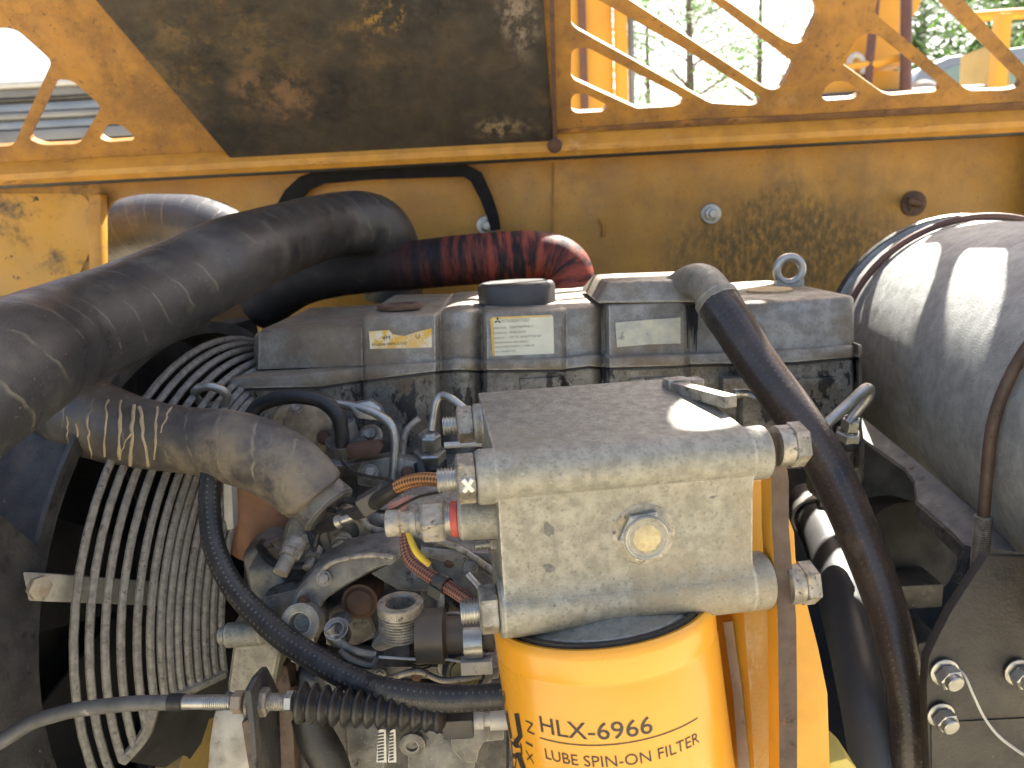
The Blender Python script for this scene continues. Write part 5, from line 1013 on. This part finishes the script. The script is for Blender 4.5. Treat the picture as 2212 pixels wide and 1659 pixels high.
# ------------------------------------------------------------------ fan shroud and guard
psi = R(10); gh = Vector((math.sin(psi), math.cos(psi), 0)); gn = Vector((math.cos(psi), -math.sin(psi), 0)); GQ = P(126, 1338, .55)
def gi(x, y): q = hit(x, y, GQ, gn)-GQ; return Vector((q.dot(gh), q.z))
GC = (.2335, -.078); R0 = .2435
lefts = [131, 167, 203, 239, 276, 306, 330, 350, 370, 392, 412, 432, 450, 469]
guard = thing('fan_guard', 'round wire fan guard of dusty grey concentric rings', 'fan guard', GQ+gh*GC[0]+Zw*(GC[1]-R0))
def py(q): q = q-CAM; return 829.5-FPX*q.dot(UP)/q.dot(FW)
ENDY = [None, None, 1640, 1612, 1569, 1502, 1459, 1425, 1392, 1381, 1370, 1365, 1360, 1350]
ends = []
for k, lx in enumerate(lefts):
    r_ = R0-.0055*k; near = GQ+gh*(GC[0]-r_)+Zw*GC[1]                 # nearest point of this ring if it lay in the base plane
    v = ray(lx, 1345); A = np.array([[v.x, -gn.x], [v.y, -gn.y]]); o_ = float(np.linalg.solve(A, np.array([near.x-CAM.x, near.y-CAM.y]))[1])
    pos = lambda a: GQ+gh*(GC[0]+math.cos(a)*r_)+Zw*(GC[1]+math.sin(a)*r_)+gn*o_
    a1 = R(275)
    if ENDY[k]:
        for q in range(180, 290):
            if py(pos(R(q))) > ENDY[k]: a1 = R(q); break
        ends.append(pos(a1))
    g = G(); n = 44; g.tube([(pos(R(20)+(a1-R(20))*t/n), .0031) for t in range(n+1)], 8, 1)
    part('ring', g, guard_m, guard)
g = G(); g.tube([(p, .0045) for p in ends], 8, 3); part('lower_rim', g, guard_m, guard)
def gpt(h, z, o=0): return GQ+gh*h+Zw*z+gn*o
g = G(); a = P(42, 1265, .535); b_ = P(476, 1290, .70); bx_ = (b_-a).normalized(); bn_ = bx_.cross(Zw).normalized()
g.box((a+b_)/2, bx_, bn_, Zw, (b_-a).length/2, .0025, .0112); part('cross_bar', g, mat('dusty flat bar', lin(.36, .34, .29), lin(.26, .245, .21), 60, (.6, .85), .1, .5, 500, layers=[(lin(.45, .39, .28), 60, .58, .7), (lin(.1, .09, .08), 120, .58, .68)]), guard, bev=.001)
g = G(); o = P(80, 1268, .53); an = -bn_ if bn_.y > 0 else bn_; g.hexn(o, an, .005, .0085, .2); part('bar_bolt', g, mat('rusty dusty bolt', lin(.36, .32, .25), lin(.25, .2, .15), 120, (.6, .8), .1, .4), guard)
# lower closing plate of the guard, running down and back from the rim
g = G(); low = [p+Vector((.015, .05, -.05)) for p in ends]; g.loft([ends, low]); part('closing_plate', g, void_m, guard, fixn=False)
shr = thing('fan_shroud', 'black shroud plate with dusty drips left of the fan guard', 'shroud', gpt(.1, -.4))
g = G(); ho = [Vector((GC[0]+math.cos(a)*.25, GC[1]+math.sin(a)*.25)) for a in [2*math.pi*j/72 for j in range(72)]]
plate(g, [Vector((-.22, -.42)), Vector((.56, -.42)), Vector((.56, .0))]+[Vector((GC[0]+math.cos(a)*.262, GC[1]+math.sin(a)*.262)) for a in [R(15+135*j/24) for j in range(25)]]+[Vector((-.03, .105)), Vector((-.05, .20)), Vector((-.22, .20))], [ho], gpt(0, 0, -.012), gh, Zw, -gn, .004); part('plate', g, blackp, shr)
g = G(); g.loft([[gpt(GC[0]+math.cos(a)*.25, GC[1]+math.sin(a)*.25, o) for a in [2*math.pi*j/72 for j in range(73)]] for o in (-.012, -.09)]); part('throat', g, blackp, shr)
for (x, y) in ((3, 1300), (8, 1340), (10, 1380)):
    q = gi(x, y); g = G(); g.lathe(gpt(q.x, q.y, -.012), gn, [(0, .007), (.001, .006), (.0015, 0)], 8); part('rust_spot', g, rust, shr)
fan = thing('cooling_fan', 'dark fan blades deep behind the wire guard', 'fan', gpt(GC[0], GC[1], -.07))
g = G(); g.lathe(gpt(GC[0], GC[1], -.09), gn, [(0, 0), (0, .07), (.04, .07), (.045, .06), (.045, 0)], 32); part('hub', g, void_m, fan)
for k in range(7):
    a = 2*math.pi*k/7; e = gh*math.cos(a)+Zw*math.sin(a); t = gn.cross(e); g = G(); c = gpt(GC[0], GC[1], -.07)
    g.slab([c+e*.065-t*.03-gn*.012, c+e*.23-t*.055-gn*.016, c+e*.235+t*.05+gn*.016, c+e*.065+t*.03+gn*.012], gn*.003); part('blade', g, mat('dusty dark blade', lin(.028, .026, .024), lin(.04, .036, .032), 20, (.6, .8)), fan)
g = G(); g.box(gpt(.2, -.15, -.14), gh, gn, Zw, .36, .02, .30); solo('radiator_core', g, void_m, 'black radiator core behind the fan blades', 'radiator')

# ------------------------------------------------------------------ drum, cradle and gusset at the right
dy = R(10); dax = Vector((-math.sin(dy), -math.cos(dy), 0)); DC = P(2052, 728, 1.0); DR = .15
drum = thing('muffler', 'large weathered grey steel drum strapped to a cradle at the right', 'muffler', DC+dax*.25-Zw*DR)
g = G(); g.lathe(DC, dax, [(-.005, 0), (-.005, DR-.03), (.0, DR-.006), (.004, DR+.004), (.010, DR+.005), (.013, DR), (.2, DR), (.5, DR), (.62, DR), (.625, DR-.01), (.63, 0)], 96); part('shell', g, drum_m, drum)
g = G(); g.lathe(DC, dax, [(-.002, DR-.002), (-.002, DR+.007), (.004, DR+.009), (.010, DR+.007), (.010, DR-.002)], 96); part('end_rim', g, dark_steel, drum)
du = Vector((0, 0, 1)); dv_ = dax.cross(du).normalized()             # dv_: horizontal, across the drum
if dv_.x < 0: dv_ = -dv_
def ubolt(t, m_, lab, drop):
    U = thing('u_bolt', lab, 'u-bolt', DC+dax*t-Zw*(DR+.05), 'u-bolts round the drum')
    c = DC+dax*t; rr_ = DR+.0055; pts = []
    pts.append((c-dv_*rr_-Zw*drop, .0042)); pts.append((c-dv_*rr_-Zw*drop*.5, .0042))
    for k in range(25): a = math.pi*(1-k/24); pts.append((c+dv_*math.cos(a)*rr_+Zw*math.sin(a)*rr_, .0042))
    pts.append((c+dv_*rr_-Zw*drop, .0042))
    g = G(); g.tube(pts, 12, 2); part('rod', g, m_, U)
    g = G(); g.thread(c-dv_*rr_-Zw*(drop+.06), Zw, .10, .0062, .0016, .14); part('thread', g, dirtyzinc, U)
    return U
ubolt(.075, mat('brown rod', lin(.13, .06, .045), lin(.1, .05, .04), 9, (.5, .7)), 'brown rod looped over the drum near its far rim', .06)
ubolt(.50, edge_rust, 'rusty threaded rod holding the near part of the drum', .09)
# cradle plate
cr = thing('drum_cradle', 'dark steel cradle strip running under the drum', 'bracket', P(2050, 1150, .66))
crq = P(2054, 1146, .62); crn = Vector((-.42, -.12, .90)).normalized()
g = G(); g.slab([hit(x, y, crq, crn) for x, y in ((1862, 900), (1960, 980), (2050, 1056), (2130, 1122), (2225, 1186), (2225, 1196), (2154, 1187), (2097, 1192), (2054, 1146), (1982, 1082), (1977, 1040), (1955, 1010), (1862, 945))], Zw*-.004); part('strip', g, mat('worn grey strip', lin(.24, .235, .225), lin(.16, .156, .15), 50, (.45, .7), .3, .4, 500, layers=[(lin(.3, .28, .25), 60, .56, .7), (lin(.05, .05, .05), 40, .58, .68)]), cr, ang=25)
g = G(); g.slab([hit(x, y, crq, crn)-crn*.0005 for x, y in ((1977, 1040), (1982, 1082), (2054, 1146), (2097, 1192), (2094, 1196), (2050, 1152), (1978, 1088), (1973, 1044))], Zw*-.012); part('turned_edge', g, dark_steel, cr)
g = G(); a0 = P(2095, 1190, .575); g.thread(P(2072, 1262, .575), (a0-P(2072, 1262, .575)), .03, .005, .0016, .14); part('stud', g, dark_steel, cr)
gus = thing('gusset_plate', 'dark brown gusset plate with hex bolts in the lower right corner', 'plate', P(2110, 1640, .5))
gp_ = [(2134, 1201), (2290, 1207), (2290, 1740), (2012, 1740), (2004, 1560), (2002, 1482), (2007, 1421), (2020, 1391), (2057, 1318)]
g = G(); g.slab([P(x, y, .5) for x, y in gp_], Yw*.006-Xw*.002); part('plate', g, gusset_m, gus, bev=.0006)
g = G(); g.slab([P(x, y, .499) for x, y in ((2012, 1562), (2290, 1548), (2290, 1740), (2014, 1740))], Yw*.001); part('lower_plate', g, gusset_m, gus)
for x, y, s_ in ((2040, 1452, 1), (2032, 1545, .95), (2200, 1452, 1)):
    g = G(); o = P(x, y, .499); u = S(.5)*s_; ax = Vector((.14, -.95, -.2)).normalized(); g.lathe(o, -Yw, [(0, 0), (0, 31*u), (3*u, 31*u), (5*u, 27*u), (5*u, 0)], 26); g.hexn(o-Yw*5*u, ax, 24*u, 27*u, .2); g.lathe(o-Yw*20*u, ax, [(0, 0), (0, 19*u), (20*u, 19*u), (22*u, 17*u), (22*u, 0)], 22); part('bolt', g, zinc, gus, ang=30)
g = G(); g.tube(px((2070, 1446, .495, 3), (2085, 1462, .492, 3), (2104, 1505, .49, 3), (2128, 1553, .49, 3), (2165, 1597, .488, 3.5), (2240, 1650, .485, 4)), 8, 8); solo('thin_wire', g, bare, 'thin grey wire curling down over the gusset plate', 'wire')
# things deep between hoses and drum
g = G(); g.box(P(1955, 1262, .84), Xw, Yw, Zw, .026, .03, .014); solo('mount_foot', g, dark_steel, 'dark greasy block low between the brown hose and gusset', 'block', bev=.004)
g = G(); g.box(P(1978, 1395, .84), Xw, Yw, Zw, .014, .03, .022); solo('frame_lug', g, dark_steel, 'small dark lug below the greasy block behind the brown hose', 'block', bev=.004)
g = G(); g.lathe(P(1965, 1190, .86), Vector((0, -1, .3)), [(-.05, .06), (0, .055), (.01, .03), (.01, 0)], 20); solo('rubber_mount', g, void_m, 'black mount deep under the drum', 'mount')

# ------------------------------------------------------------------ pierced panel of the hood (last: its upper cutouts, out of view, are shaped to throw sun patches where wanted)
bpy.context.view_layer.update(); DG = bpy.context.evaluated_depsgraph_get(); DG.update()
holes = [hpoly(p, .01) for p in HOLES]
UPPER = []
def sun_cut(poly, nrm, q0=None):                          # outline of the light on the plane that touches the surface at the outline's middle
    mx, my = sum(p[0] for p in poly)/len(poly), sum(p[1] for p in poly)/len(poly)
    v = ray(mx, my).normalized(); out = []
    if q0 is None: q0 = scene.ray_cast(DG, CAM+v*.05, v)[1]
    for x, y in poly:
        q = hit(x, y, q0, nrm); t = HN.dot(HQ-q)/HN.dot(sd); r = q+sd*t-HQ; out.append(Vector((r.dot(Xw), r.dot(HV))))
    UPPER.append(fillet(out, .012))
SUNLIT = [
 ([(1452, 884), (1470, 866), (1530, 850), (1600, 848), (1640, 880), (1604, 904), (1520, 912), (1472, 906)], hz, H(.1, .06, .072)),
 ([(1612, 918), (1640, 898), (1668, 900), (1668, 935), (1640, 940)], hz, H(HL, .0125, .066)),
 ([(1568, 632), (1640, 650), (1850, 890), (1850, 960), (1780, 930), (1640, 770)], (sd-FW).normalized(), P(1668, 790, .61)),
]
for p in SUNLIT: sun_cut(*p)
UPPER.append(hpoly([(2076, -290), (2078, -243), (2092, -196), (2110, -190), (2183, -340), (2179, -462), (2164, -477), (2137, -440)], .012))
g = G(); plate(g, outer, holes+UPPER, HQ, Xw, HV, -HN, .012)
part('grille_panel', g, hood_y, hood, ang=25)
